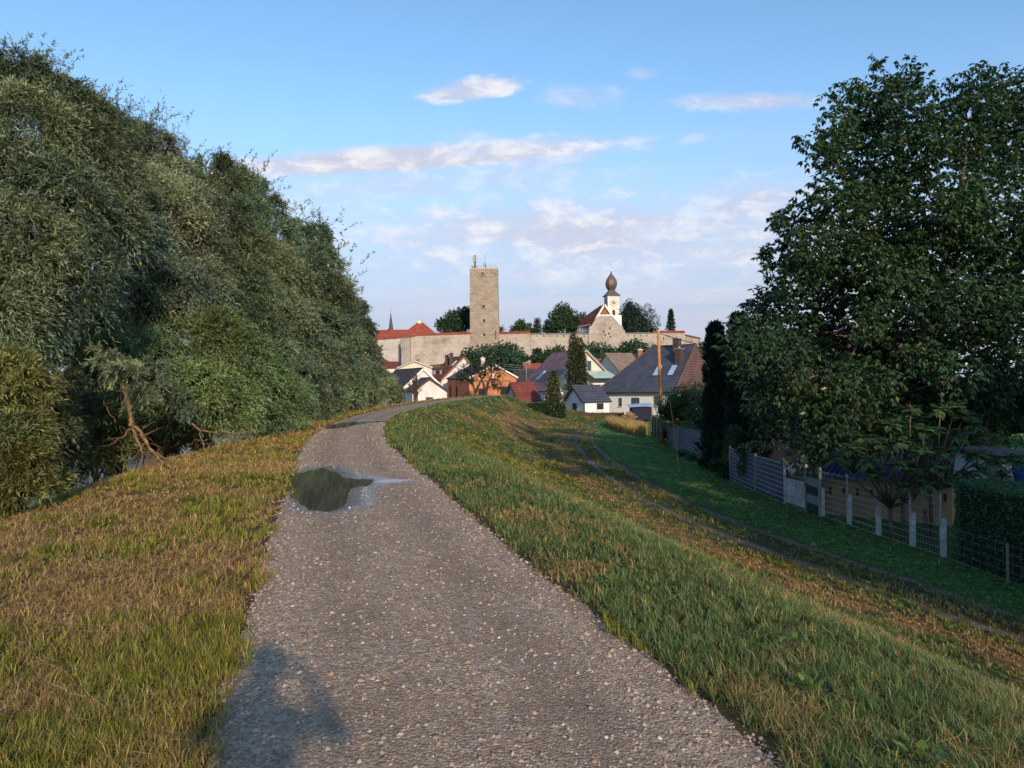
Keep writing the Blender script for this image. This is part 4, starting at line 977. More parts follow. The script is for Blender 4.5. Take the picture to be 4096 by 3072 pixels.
for px, y0, rr, lab in ((1935, 1051, .12, 'left of the thin pair of short dark rod antennas on the keep'), (1943, 1053, .14, 'right of the pair of short dark rod antennas on the keep'), (1939.5, 1017, .06, 'tallest thin whip antenna on the keep top')):
    a = P(px, y0, d + 4); t = thing('rod_antenna', (a[0], a[1], zt + .35), lab, 'antenna', 'rod antennas on the keep')
    MB().tube([(a[0], a[1], zt + .35), (a[0], a[1], a[2])], [rr, rr * .8], 6).build('rod', M['dark_wood'], t)
    MB().lathe((a[0], a[1]), [(rr * 2.2, zt + .35), (rr * 2.2, zt + .5)], 8).build('base', M['metal'], t)

def wallseg(name, label, pts, th, m, coping=None, zb=None, steps=0):
    """pts: (px, ytop, d) left to right"""
    C = [P(a, b_, c_) for a, b_, c_ in pts]; n = len(C); t = thing(name, (*(sum(C) / n)[:2], 9), label, 'wall')
    V = []; 
    for c in C:
        zb_ = float(H(c[0], c[1])) - 2.5 if zb is None else zb
        V += [(c[0], c[1], zb_), (c[0], c[1], c[2]), (c[0], c[1] + th, c[2]), (c[0], c[1] + th, zb_)]
    Fc = [(0, 1, 2, 3), (4 * n - 1, 4 * n - 2, 4 * n - 3, 4 * n - 4)]
    for i in range(n - 1):
        a = 4 * i; b_ = a + 4; Fc += [(a, b_, b_ + 1, a + 1), (a + 1, b_ + 1, b_ + 2, a + 2), (a + 2, b_ + 2, b_ + 3, a + 3)]
    meshobj('masonry', V, Fc, m, t)
    if coping:
        cm, rise, ov = coping; V = []; Fc = []
        for c in C: V += [(c[0], c[1] - ov, c[2] - .05), (c[0], c[1] + th / 2, c[2] + rise), (c[0], c[1] + th + ov, c[2] - .05), (c[0], c[1] - ov, c[2] + .12), (c[0], c[1] + th + ov, c[2] + .12)]
        for i in range(n - 1):
            a = 5 * i; b_ = a + 5; Fc += [(a, b_, b_ + 3, a + 3), (a + 3, b_ + 3, b_ + 1, a + 1), (a + 1, b_ + 1, b_ + 4, a + 4), (a + 4, b_ + 4, b_ + 2, a + 2), (a + 2, b_ + 2, b_, a)]
        Fc += [(0, 3, 1, 4, 2), (5 * n - 5, 5 * n - 3, 5 * n - 1, 5 * n - 4, 5 * n - 2)]
        meshobj('coping', V, Fc, cm, t)
    return t, C
COPG = mat('grey_coping', (.20, .18, .16), (.27, .25, .22), 1)
wallseg('castle_wall', 'castle wall left of the keep, stained, with red tiled coping', [(1638, 1349, 231), (1672, 1342, 232), (1760, 1339, 233), (1886, 1335, 234.4)], 1.6, ST, (ROOF_RED, .75, .35))
wallseg('castle_wall', 'grey shaded stretch of castle wall at the far left under the long red roof', [(1430, 1362, 238), (1500, 1358, 237), (1600, 1351, 236.5)], 1.6, STG, (ROOF_RED, .8, .5))
wallseg('buttress', 'stone corner buttress leaning out between the grey and the stained castle wall', [(1604, 1352, 230.5), (1640, 1351, 229.5)], 6.0, STD, (COPG, .3, .1))
wallseg('castle_wall', 'castle wall with short red coping immediately right of the keep', [(1994, 1335, 236), (2122, 1332, 236.2)], 1.6, ST, (ROOF_RED, .7, .35))
t, C = wallseg('castle_wall', 'castle wall with grey coping between the red coping and the chapel gable', [(2122.6, 1337, 236.2), (2240, 1336, 236.4), (2360, 1336, 236.5)], 1.6, ST, (COPG, .35, .3))
for k in range(8):
    c = P(2150 + k * 27, 1340, 236.1); MB().box((c[0], c[1] - .1, c[2] - .35), (.35, .5, .5)).build('corbel', STD, t)
t, C = wallseg('castle_wall', 'castle wall with grey coping right of the chapel gable behind the pole', [(2496, 1334, 236.6), (2612, 1333, 236.6)], 1.6, ST, (COPG, .35, .3))
for k in range(4):
    c = P(2515 + k * 25, 1339, 236.5); MB().box((c[0], c[1] - .1, c[2] - .35), (.35, .5, .5)).build('corbel', STD, t)
wallseg('castle_wall', 'castle wall with raised red coping at the right before it turns away', [(2612.6, 1330, 236.6), (2740, 1330, 235.5)], 1.6, ST, (ROOF_RED, .7, .35))
wallseg('castle_wall', 'last castle wall stretch receding to the right with brown coping', [(2740.6, 1343, 235.8), (2803, 1356, 252)], 1.6, ST, (ROOF_DRED, .6, .3))
# chapel gable wall
sil = [(2354, 1338), (2358, 1306), (2366, 1303), (2389, 1268), (2396, 1263), (2446, 1262), (2452, 1267), (2484, 1303), (2490, 1305), (2494, 1318), (2500, 1322), (2501, 1338)]
d = 236.0; fr_ = [P(a, b_, d) for a, b_ in sil]; fr_ = [np.array([P(2340, 1400, d)[0] + 1, d, 10.])] + fr_ + [np.array([P(2503, 1400, d)[0], d, 10.])]
fr_[0][0] = fr_[1][0]; n = len(fr_)
t = thing('chapel_gable', (*fr_[0][:2], 12), 'ruined stone gable wall rising from the castle wall under the timbered chapel roof', 'wall')
V = [tuple(p_) for p_ in fr_] + [(p_[0], d + 2.2, p_[2]) for p_ in fr_]
meshobj('masonry', V, [tuple(range(n)), tuple(range(2 * n - 1, n - 1, -1))] + [(i, (i + 1) % n, n + (i + 1) % n, n + i) for i in range(n)], STD, t)
for px, py in ((2422, 1342), (2436, 1338), (2442, 1350), (2440, 1316), (2416, 1330)):
    c = P(px, py, d); MB().box((c[0], d - .05, c[2]), (.4, .3, .6)).build('putlog_hole', M['dark'], t)
# chapel with its flared roof
ap = P(2419, 1215, 238.4); zb2 = P(2360, 1306, 238.4)
t = thing('chapel', (ap[0], 244, 12), 'chapel with flared purple-red roof, timbered gable and white windowed side', 'chapel')
q0, q1, q2, q3 = P(2419, 1215, 238.2), P(2396, 1213, 246), P(2283, 1309, 252), P(2363, 1306, 238.2); q1[2] = q0[2]
mid1 = P(2352, 1257, 248); mid2 = P(2395, 1256, 238.2)
mb = MB(); mb.add(*slab([q0, q1, mid1, mid2], .3)); mb.add(*slab([mid2, mid1, q2, q3], .3))
rr1, rr2 = P(2452, 1262, 238.2), P(2452, 1262, 246); mb.add(*slab([q0, q1, rr2, rr1], .3)); ro = mb.build('roof', ROOF_DRED, t)
gl, gr_ = P(2394, 1262, 238.6), P(2447, 1262, 238.6); ga = P(2419, 1219, 238.6)
meshobj('timber_gable', [gl, gr_, ga] + [p_ + np.array([0, 1.2, 0]) for p_ in (gl, gr_, ga)], [(0, 1, 2), (5, 4, 3), (0, 3, 4, 1), (1, 4, 5, 2), (2, 5, 3, 0)], mat('gable_timber', (.16, .08, .045), (.26, .14, .07), 2, .8), t)
vb = MB()
for a, b_ in ((P(2417, 1214, 238.0), P(2363, 1305, 238.0)), (P(2420, 1214, 238.0), P(2453, 1262, 238.0))):
    e = np.array([0, 0, -.95]); vb.add([a, b_, b_ + e, a + e] + [p_ + np.array([0, .35, 0]) for p_ in (a, b_, b_ + e, a + e)], [(0, 1, 2, 3), (7, 6, 5, 4), (0, 4, 5, 1), (1, 5, 6, 2), (2, 6, 7, 3), (3, 7, 4, 0)])
a = P(2392, 1260, 238.3); b_ = P(2450, 1260, 238.3); vb.box(((a[0] + b_[0]) / 2, 238.3, a[2] - .4), (b_[0] - a[0], .5, .45))
for k in (1228, 1238, 1248):
    pass
vb.build('verge_board', M['white'], t)
# side gallery
a, b_ = P(2287, 1309, 251), P(2362, 1307, 239.5); sd = nrm2((b_ - a)[:2]); ln = np.linalg.norm((b_ - a)[:2]); zt2 = a[2]; zb3 = 12.0
gw = MB().box((*((a + b_)[:2] / 2 + np.array([sd[1], -sd[0]]) * -1.6), zb3), (ln, 3.0, zt2 - zb3), sd).build('gallery_wall', M['dark'], t)
gp = MB()
for k in range(13):
    c = a[:2] + sd * (ln * k / 12); gp.box((*c, zb3), (.32, .32, zt2 - zb3), sd)
for zz in (zt2 - .35, P(2300, 1333, 248)[2]): gp.box((*((a + b_)[:2] / 2), zz), (ln, .36, .35), sd)
gp.build('gallery_posts', M['white'], t)
body = MB().box((ap[0] + 1.5, 250.5, 10), (8.5, 22, P(2419, 1262, 240)[2] - 10)).build('nave_wall', WH, t)

# church tower with the onion dome
aa = R(10.8); fd = np.array([math.cos(aa), math.sin(aa)]); sd2 = np.array([-math.sin(aa), math.cos(aa)]); N = PX(2430, 262); N[0] = P(2431.5, 1230, 262)[0]; s = 4.3
zt3 = PZ_(2450, 1184, 264); c0 = N + fd * s / 2 + sd2 * s / 2
t = thing('church_tower', (*c0, 12), 'white church tower with clock and copper onion dome behind the chapel', 'tower')
TWM = plaster('tower_render', (.70, .66, .56), .12)
MB().box((*c0, 10), (s, s, zt3 - 10), fd).build('tower_wall', TWM, t)
tr = MB()
for zz in (PZ_(2450, 1187, 262), PZ_(2450, 1234, 262)): tr.box((*c0, zz), (s + .22, s + .22, .22), fd)
tr.build('cornice', mat('trim', (.60, .52, .40)), t)
COPP = mat('dome_copper', (.12, .10, .09), (.17, .11, .085), 1.2, .5, spec=.5, metal=.3)
k_ = 264.5 / F; zc = lambda y: PZ_(2442, y, 264.5)
rf = MB(); ee = [N - fd * .55 - sd2 * .55, N + fd * (s + .55) - sd2 * .55, N + fd * (s + .55) + sd2 * (s + .55), N - fd * .55 + sd2 * (s + .55)]
lv = [(1.0, zc(1184)), (.72, zc(1176)), (.52, zc(1169)), (.42, zc(1164))]
V = []
for kk, zz in lv: V += [(*(c0 + (e_ - c0) * kk), zz) for e_ in ee]
V += [(*e_, zc(1184) - .12) for e_ in ee]
Fc = [(12, 13, 14, 15), (19, 18, 17, 16)] + [(16 + i, 16 + (i + 1) % 4, (i + 1) % 4, i) for i in range(4)]
for j in range(3): Fc += [(4 * j + i, 4 * j + (i + 1) % 4, 4 * j + 4 + (i + 1) % 4, 4 * j + 4 + i) for i in range(4)]
meshobj('skirt_roof', V, Fc, mat('skirt_slate', (.07, .07, .075), (.11, .10, .10), 2, .6), t)
prof = [(13, 1165), (14, 1162), (18.5, 1155), (23, 1147), (25, 1139), (25, 1131), (22.5, 1122), (17, 1113), (11, 1105), (6, 1098), (3, 1091), (1.5, 1085)]
dm = MB().lathe(c0, [(r_ * k_, zc(y_)) for r_, y_ in prof], 8, .3).build('onion_dome', COPP, t, False)
MB().lathe(c0, [(.05, zc(1086)), (.3, zc(1085)), (.38, zc(1082)), (.3, zc(1079)), (.05, zc(1078))], 10).build('ball_finial', M['white'], dm)
vn_ = MB().tube([(*c0, zc(1079)), (*c0, zc(1054))], .05, 5)
for zz, w_ in ((zc(1070), .55), (zc(1064), .35)): vn_.tube([(*(c0 - fd * w_), zz), (*(c0 + fd * w_), zz)], .045, 5)
vn_.tube([(*(c0 - fd * .25), zc(1056)), (*(c0 + fd * .1), zc(1059)), (*(c0 + fd * .35), zc(1057))], .09, 5)
vn_.build('weather_vane', M['metal'], dm)
def clock(parent, c2, u, n_, zc_, rad):
    o = bpy.data.objects
    def disc(r0, r1, d_, name, m, par):
        mb = MB(); N_ = 40; V = []
        for dd in (d_, d_ + .06):
            for r_ in (r0, r1):
                for j in range(N_):
                    th = 2 * math.pi * j / N_; V.append((*(c2 + u * r_ * math.cos(th) + n_ * dd), zc_ + r_ * math.sin(th)))
        Fc = []
        for j in range(N_):
            k = (j + 1) % N_
            Fc += [(j, k, N_ + k, N_ + j), (2 * N_ + j, 3 * N_ + j, 3 * N_ + k, 2 * N_ + k), (N_ + j, N_ + k, 3 * N_ + k, 3 * N_ + j)]
        return meshobj(name, V, Fc, m, par)
    DK = mat('clock_brown', (.12, .055, .03)); f_ = disc(.01, rad, .02, 'clock_face', mat('clock_white', (.78, .77, .74)), parent)
    disc(.02, rad * .52, .09, 'clock_centre', DK, f_); disc(rad * .97, rad * 1.04, .09, 'clock_ring', DK, f_)
    nm = MB(); hd = MB()
    for i in range(12):
        th = math.pi / 2 - i * math.pi / 6; dr = np.array([math.cos(th), math.sin(th)])
        def bar(mb, r0, r1, w_, sh, dpt):
            pr = np.array([-dr[1], dr[0]]); q_ = [dr * r0 - pr * w_ + pr * sh, dr * r1 - pr * w_ + pr * sh, dr * r1 + pr * w_ + pr * sh, dr * r0 + pr * w_ + pr * sh]
            V = [(*(c2 + u * a[0] + n_ * (dpt + e_)), zc_ + a[1]) for e_ in (0, .03) for a in q_]
            mb.add(V, [(0, 1, 2, 3), (7, 6, 5, 4), (0, 4, 5, 1), (1, 5, 6, 2), (2, 6, 7, 3), (3, 7, 4, 0)])
        for sh in ((-.09, .0, .09) if i in (3, 8, 4, 9) else (-.05, .05)): bar(nm, rad * .60, rad * .90, .022, sh, .09)
    for ang, ln_, w_ in ((R(90 + 62), rad * .9, .07), (R(90 + 138), rad * .72, .09)):
        dr = np.array([math.cos(ang), math.sin(ang)]); pr = np.array([-dr[1], dr[0]])
        q_ = [-dr * rad * .35 - pr * w_, dr * ln_ - pr * w_ * .5, dr * ln_ + pr * w_ * .5, -dr * rad * .35 + pr * w_]
        V = [(*(c2 + u * a[0] + n_ * (.17 + e_)), zc_ + a[1]) for e_ in (0, .03) for a in q_]
        hd.add(V, [(0, 1, 2, 3), (7, 6, 5, 4), (0, 4, 5, 1), (1, 5, 6, 2), (2, 6, 7, 3), (3, 7, 4, 0)])
    nm.build('clock_numerals', DK, f_); hd.build('clock_hands', M['white'], f_)
clock(t, N + fd * s * .52, fd, -sd2, PZ_(2452, 1210, 262), 1.36)
clock(t, N + sd2 * s * .5, -sd2, -fd, PZ_(2423, 1207, 264), 1.3)
def arch(parent, c2, u, n_, z0_, w_, h_, m, dpt=.06):
    pts = [(-w_ / 2, 0), (w_ / 2, 0), (w_ / 2, h_ - w_ / 2)] + [(w_ / 2 * math.cos(a_), h_ - w_ / 2 + w_ / 2 * math.sin(a_)) for a_ in np.linspace(.3, math.pi - .3, 7)] + [(-w_ / 2, h_ - w_ / 2)]
    n = len(pts); V = [(*(c2 + u * a + n_ * e_), z0_ + b_) for e_ in (dpt, -.1) for a, b_ in pts]
    return meshobj('arched_window', V, [tuple(range(n)), tuple(range(2 * n - 1, n - 1, -1))] + [(i, (i + 1) % n, n + (i + 1) % n, n + i) for i in range(n)], m, parent)
arch(t, N + fd * s * .52, fd, -sd2, PZ_(2453, 1262, 262), 1.15, 2.2, M['dark'])
arch(t, N + sd2 * s * .5, -sd2, -fd, PZ_(2423, 1262, 262), 1.1, 2.2, M['dark'])

# red castle roofs on the left, cream chimney, slender spire
d = 246; ez = PZ_(1680, 1332, d); c4 = [PX(1622, d), PX(1737, d), PX(1737, d + 9) + np.array([1, 0]), PX(1622, d + 9)]; rz = PZ_(1680, 1290, d + 4.5)
t = thing('castle_building', (*c4[0], 11), 'castle building with hipped bright red roof and a cream chimney', 'house')
meshobj('wall', [(*c, 9) for c in c4] + [(*c, ez) for c in c4], [(0, 1, 5, 4), (1, 2, 6, 5), (2, 3, 7, 6), (3, 0, 4, 7), (4, 5, 6, 7)], CREAM, t)
e4 = [c4[0] + [-.4, -.4], c4[1] + [.4, -.4], c4[2] + [.4, .4], c4[3] + [-.4, .4]]; ra, rb = P(1669, 1290, d + 4.5)[:2], P(1692, 1290, d + 4.5)[:2]
ro = meshobj('roof', [(*c, ez + .03) for c in e4] + [(*ra, rz), (*rb, rz)] + [(*c, ez - .2) for c in e4], [(0, 1, 5, 4), (1, 2, 5), (2, 3, 4, 5), (3, 0, 4), (6, 7, 1, 0), (7, 8, 2, 1), (8, 9, 3, 2), (9, 6, 0, 3), (9, 8, 7, 6)], ROOF_RED, t)
cc = P(1679, 1288, d + 4.5); MB().box((cc[0], cc[1], rz - .4), (1.3, 1.3, 1.25)).build('chimney', CREAM, ro)
MB().box((cc[0], cc[1], rz + .85), (1.6, 1.6, .18)).build('chimney_cap', M['metal'], ro)
A = PX(1506, 243); ze = PZ_(1560, 1350, 243); zr = PZ_(1560, 1323, 247)
t, ro = gable_house('castle_building', 'long low castle building with red roof and white left gable', 'house', A, nrm2((0, 1)), 8, nrm2((1, .05)), 12.0, 9, ze, zr, WH, ROOF_RED, .3)
cp = P(1553, 1318, 247); MB().box((cp[0], cp[1], zr - .3), (.5, .5, .9)).build('chimney', M['dark_wood'], ro)
sp = P(1564, 1320, 300); zt4 = PZ_(1564, 1260, 300)
t = thing('church_spire', (sp[0], 300, 8), 'slender dark spire with ball and double cross at the far left of the castle', 'spire')
MB().lathe((sp[0], 300), [(.95 * 2.2, 5), (.95 * 2.2, sp[2] - 2.5), (.95 * 1.25, sp[2] - 1), (.18, zt4)], 8).build('spire_roof', mat('spire_slate', (.05, .035, .04), (.12, .09, .10), 2.5, .7), t)
MB().lathe((sp[0], 300), [(.05, zt4 - .2), (.32, zt4 + .05), (.36, zt4 + .3), (.3, zt4 + .6), (.05, zt4 + .75)], 10).build('ball_finial', M['metal'], t)
cr = MB().tube([(sp[0], 300, zt4 + .6), (sp[0], 300, zt4 + 2.6)], .05, 5)
for zz, w_ in ((1.8, .5), (2.2, .3)): cr.tube([(sp[0] - w_, 300, zt4 + zz), (sp[0] + w_, 300, zt4 + zz)], .05, 5)
cr.build('double_cross', M['metal'], t)

# ------------------------------------------------------------------ trees and shrubs of the town
def foliage(clumps, n, L, parent, base, wr=.5, core=.62, name='crown', m=None, lo=.5, hi=1.1, up=.1, var=.35):
    pts, u, idx = shell_pts(clumps, n, lo, hi); d_ = unit(u * .5 + rng.normal(0, .7, (n, 3)) + np.array([0, 0, up]))
    col = clump_tint(idx, len(clumps), base, var) * rng.uniform(.6, 1.45, n)[:, None]
    V, C_ = leafquads(pts, d_, L * rng.uniform(.6, 1.4, n), L * wr, col); o = bigmesh(name, V, 4, m or LEAF, parent, C_)
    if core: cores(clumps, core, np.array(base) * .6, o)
    return o
DKG = (.030, .060, .026)
def broad(lumps, n, L, label, base=DKG, name='tree', cat='tree', group=None, wr=.5, core=.62, r0=.3, zb=None, hi=1.12):
    cl = [pc(*q_) for q_ in lumps]; x, y = np.mean([c[0] for c, r in cl]), np.mean([c[1] for c, r in cl]); zb = float(H(x, y)) if zb is None else zb
    t = thing(name, (x, y, zb), label, cat, group)
    limbs((x, y, zb), cl, r0, t, 'trunk' if cat == 'tree' else 'stems', nmax=7, fork=.3); foliage(cl, n, L, t, base, wr, core, hi=hi); return t
G_C = 'trees on the castle hill'
broad([(1770, 1300, 248, 2.4), (1810, 1275, 250, 2.8), (1850, 1265, 252, 2.8), (1830, 1310, 247, 2.8), (1875, 1290, 250, 2.8), (1790, 1325, 246, 2.2), (1865, 1250, 254, 1.8)], 3400, .9, 'dark dense tree group left of the keep, right of the red hipped roof', DKG, group=G_C)
broad([(2005, 1315, 246, 1.0), (2003, 1328, 246, 1.0)], 200, .5, 'tiny tree beside the right edge of the keep', DKG, group=G_C, hi=1.5)
broad([(2080, 1312, 248, 2.4), (2060, 1325, 247, 2.0), (2100, 1322, 247, 2.0), (2084, 1295, 248, 1.6)], 1500, .7, 'low rounded green tree just right of the keep', (.045, .075, .025), group=G_C)
broad([(2150, 1285, 252, 1.0), (2148, 1305, 252, 1.3), (2152, 1325, 250, 1.5), (2118, 1300, 251, .7), (2120, 1320, 250, 1.0), (2134, 1325, 249, 1.0)], 1200, .6, 'two slim poplar-like trees left of the big round tree', (.035, .06, .03), group=G_C, hi=1.2)
broad([(2188, 1290, 251, .9), (2186, 1310, 250, 1.2), (2190, 1328, 250, 1.3)], 600, .6, 'slender dark tree touching the left side of the big round tree', (.035, .06, .03), group=G_C, hi=1.2)
broad([(2250, 1245, 250, 2.8), (2225, 1275, 249, 2.8), (2275, 1270, 250, 3.0), (2240, 1300, 247, 3.2), (2285, 1305, 248, 3.0), (2210, 1315, 247, 2.4), (2320, 1285, 252, 2.0), (2330, 1265, 254, 1.4)], 4200, .85, 'big round dark tree left of the chapel roof', DKG, group=G_C)
broad([(2518, 1222, 250, 2.0), (2508, 1250, 248, 2.6), (2540, 1250, 250, 3.0), (2500, 1280, 247, 2.6), (2540, 1285, 247, 3.4), (2575, 1290, 248, 3.0), (2520, 1315, 246, 3.0), (2575, 1318, 246, 2.8), (2610, 1322, 247, 1.8), (2490, 1305, 247, 2.0)], 5200, .8, 'broad dark cedar right of the church tower', (.016, .036, .024), group=G_C, wr=.35)
broad([(2590, 1235, 254, 1.5), (2570, 1250, 254, 1.2), (2605, 1255, 253, 1.5), (2622, 1280, 253, 1.4), (2600, 1290, 252, 1.4), (2632, 1300, 253, .8)], 900, .6, 'airy hanging birch between the cedar and the small spruce', (.06, .085, .045), group=G_C, core=0, wr=.4, hi=1.35, r0=.18)
def conifer(px, yt, yb, hw, d, label, base, n=3000, L=.5, pw=.8, group=None, name='conifer', up=-.25, trunk=True, blunt=.0, xo=0, wob=.15):
    a = P(px, yt, d); x, y = a[0], a[1]; zt_ = a[2]; zb = PZ_(px, yb, d) if yb else float(H(x, y)); R_ = hw / F * d
    t = thing(name, (x, y, min(zb, float(H(x, y)))), label, 'tree', group)
    MB().tube([(x, y, min(zb, float(H(x, y))) - .3), (x, y, zt_ - .5)], [R_ * .10 + .05, .03], 7).build('trunk', M['bark'], t)
    f = rng.random(n) ** .75; f = 1 - f if False else f   # 0 = base, 1 = top
    z = zb + (zt_ - zb) * f; th = rng.random(n) * 6.283
    tier = .82 + .18 * np.sin(f * 40 + 2 * np.sin(th * 3)); prof_ = np.clip((1 - f), 0, 1) ** pw; prof_ = np.maximum(prof_, blunt * (f < .97))
    rr = R_ * prof_ * tier * (1 + wob * np.sin(th * 2 + f * 9)) * np.sqrt(rng.uniform(.25, 1.1, n))
    c = np.stack([x + rr * np.cos(th), y + rr * np.sin(th), z], -1)
    d_ = unit(np.stack([np.cos(th), np.sin(th), np.full(n, up)], -1) + rng.normal(0, .35, (n, 3)))
    col = np.array(base)[None] * rng.uniform(.55, 1.6, n)[:, None]; V, C_ = leafquads(c, d_, L * rng.uniform(.6, 1.3, n), L * .34, col)
    o = bigmesh('crown', V, 4, NEEDLE, t, C_)
    fs = np.linspace(0, .96, 9)
    MB().lathe((x, y), [(max(.05, R_ * max((1 - q_) ** pw, blunt * .9) * .62), zb + (zt_ - zb) * q_) for q_ in fs], 9).build('shade_core', mat('core_shade_green', (.012, .022, .012)), o)  # solid dark cone coloured as the shaded inside of the crown
    return t
conifer(2683, 1235, 1335, 20, 246, 'small pointed spruce standing alone at the right end of the castle hill', (.022, .04, .03), 1100, .8, .75, G_C)
# conifers between the houses
conifer(2312, 1392, 1625, 55, 121, 'left half of the tall ragged conifer in front of the cream gable', (.045, .062, .026), 2600, .55, .45, None, wob=.25)
for o_ in [o for o in COL.objects if o.get('label', '').startswith('left half')]: o_['label'] = 'tall ragged conifer with two tips in front of the cream gable'
tt = [o for o in COL.objects if o.get('label', '').startswith('tall ragged')][0]
for px, yt in ((2292, 1338), (2318, 1352)):
    a = P(px, yt, 121); n = 1300; f = rng.random(n); zb = PZ_(px, 1560, 121); x, y = a[0], a[1]; th = rng.random(n) * 6.283
    rr = 1.75 * (1 - f) ** .6 * (.8 + .2 * np.sin(f * 30)) * np.sqrt(rng.uniform(.3, 1.15, n)); c = np.stack([x + rr * np.cos(th), y + rr * np.sin(th), zb + (a[2] - zb) * f], -1)
    V, C_ = leafquads(c, unit(np.stack([np.cos(th), np.sin(th), 0 * th + .1], -1) + rng.normal(0, .4, (n, 3))), .55 * rng.uniform(.6, 1.3, n), .2, np.array((.045, .062, .026)) * rng.uniform(.5, 1.6, n)[:, None])
    o = bigmesh('crown_top', V, 4, NEEDLE, tt, C_)
    MB().lathe((x, y), [(1.2, zb), (.9, zb + (a[2] - zb) * .4), (.05, a[2] - .6)], 8).build('shade_core', mat('core_shade_green', (0, 0, 0)), o)  # same dark core, shade put into its colour
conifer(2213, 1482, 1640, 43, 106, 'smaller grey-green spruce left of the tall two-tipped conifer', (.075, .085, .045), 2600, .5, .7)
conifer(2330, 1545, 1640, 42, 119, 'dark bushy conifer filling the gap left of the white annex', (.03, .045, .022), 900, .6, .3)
# pine with forked trunks in front of the orange house
PN = thing('pine_tree', (*PX(1905, 147), RZ), 'open crowned pine with two bare crooked trunks in front of the orange brick house', 'tree')
mb = MB()
for pth in ([(1905, 1640), (1901, 1570), (1892, 1540), (1886, 1500), (1875, 1470)], [(1944, 1640), (1944, 1575), (1950, 1540), (1958, 1515), (1970, 1490), (1985, 1470)], [(1944, 1575), (1932, 1530), (1920, 1500), (1935, 1475)], [(1901, 1570), (1925, 1520), (1945, 1500)], [(1892, 1540), (1865, 1505), (1848, 1495)], [(1958, 1515), (1990, 1520), (2005, 1540)]):
    pts = [P(a, b_, 147) for a, b_ in pth]; mb.tube(pts, list(np.linspace(.32, .10, len(pts))), 6)
mb.build('trunk', M['dark_wood'], PN, True)
foliage([pc(*q_) for q_ in [(1850, 1500, 147, 1.6, 1.6, .9), (1870, 1480, 147, 1.9, 1.6, 1.0), (1900, 1462, 148, 1.9, 1.6, 1.0), (1935, 1470, 147, 1.7, 1.6, .9), (1905, 1490, 146, 1.7, 1.6, .8), (1965, 1462, 147, 1.6, 1.6, .9), (1990, 1478, 147, 1.4, 1.4, .8), (1850, 1518, 147, 1.2, 1.2, .8), (1995, 1505, 147, 1.0, 1.0, .6), (1975, 1540, 146, 1.5, 1.2, .7), (2000, 1552, 146, 1.2, 1.2, .7), (1940, 1500, 147, 1.0, 1.0, .6), (1880, 1520, 146, 1.1, 1.1, .6)]], 2300, .55, PN, (.035, .040, .020), .3, .4, hi=1.3)
# bare tree before the white houses
BT = thing('bare_tree', (*PX(1662, 122), RZ), 'nearly leafless young tree in front of the two white houses', 'tree')
mb = MB(); b0 = P(1662, 1640, 122)
for k in range(46):
    px = 1662 + random.uniform(-38, 30); yt = 1465 + abs(px - 1655) * 1.7 + random.uniform(0, 50); ybr = random.uniform(1530, 1600); sx_ = 1662 + random.uniform(-4, 4)
    p0, p2 = P(sx_, ybr, 122), P(px, yt, 122 + random.uniform(-1.2, 1.2)); pm1 = p0 + (p2 - p0) * .45 + np.array([random.uniform(-.3, .3), 0, -.25])
    mb.tube([p0, pm1, p2], [.07, .045, .02], 4)
for dx in (-5, 0, 6): mb.tube([P(1662 + dx, 1640, 122), P(1662 + dx * 1.2, 1560, 122), P(1662 + dx * .6, 1480, 122)], [.17, .12, .04], 6)
mb.build('trunk', M['dark_wood'], BT)
foliage([pc(1625, 1560, 122, 1.0), pc(1650, 1575, 122, .9), pc(1610, 1580, 121, 1.0)], 90, .35, BT, (.05, .05, .025), .4, 0, 'sparse_leaves', hi=1.4)
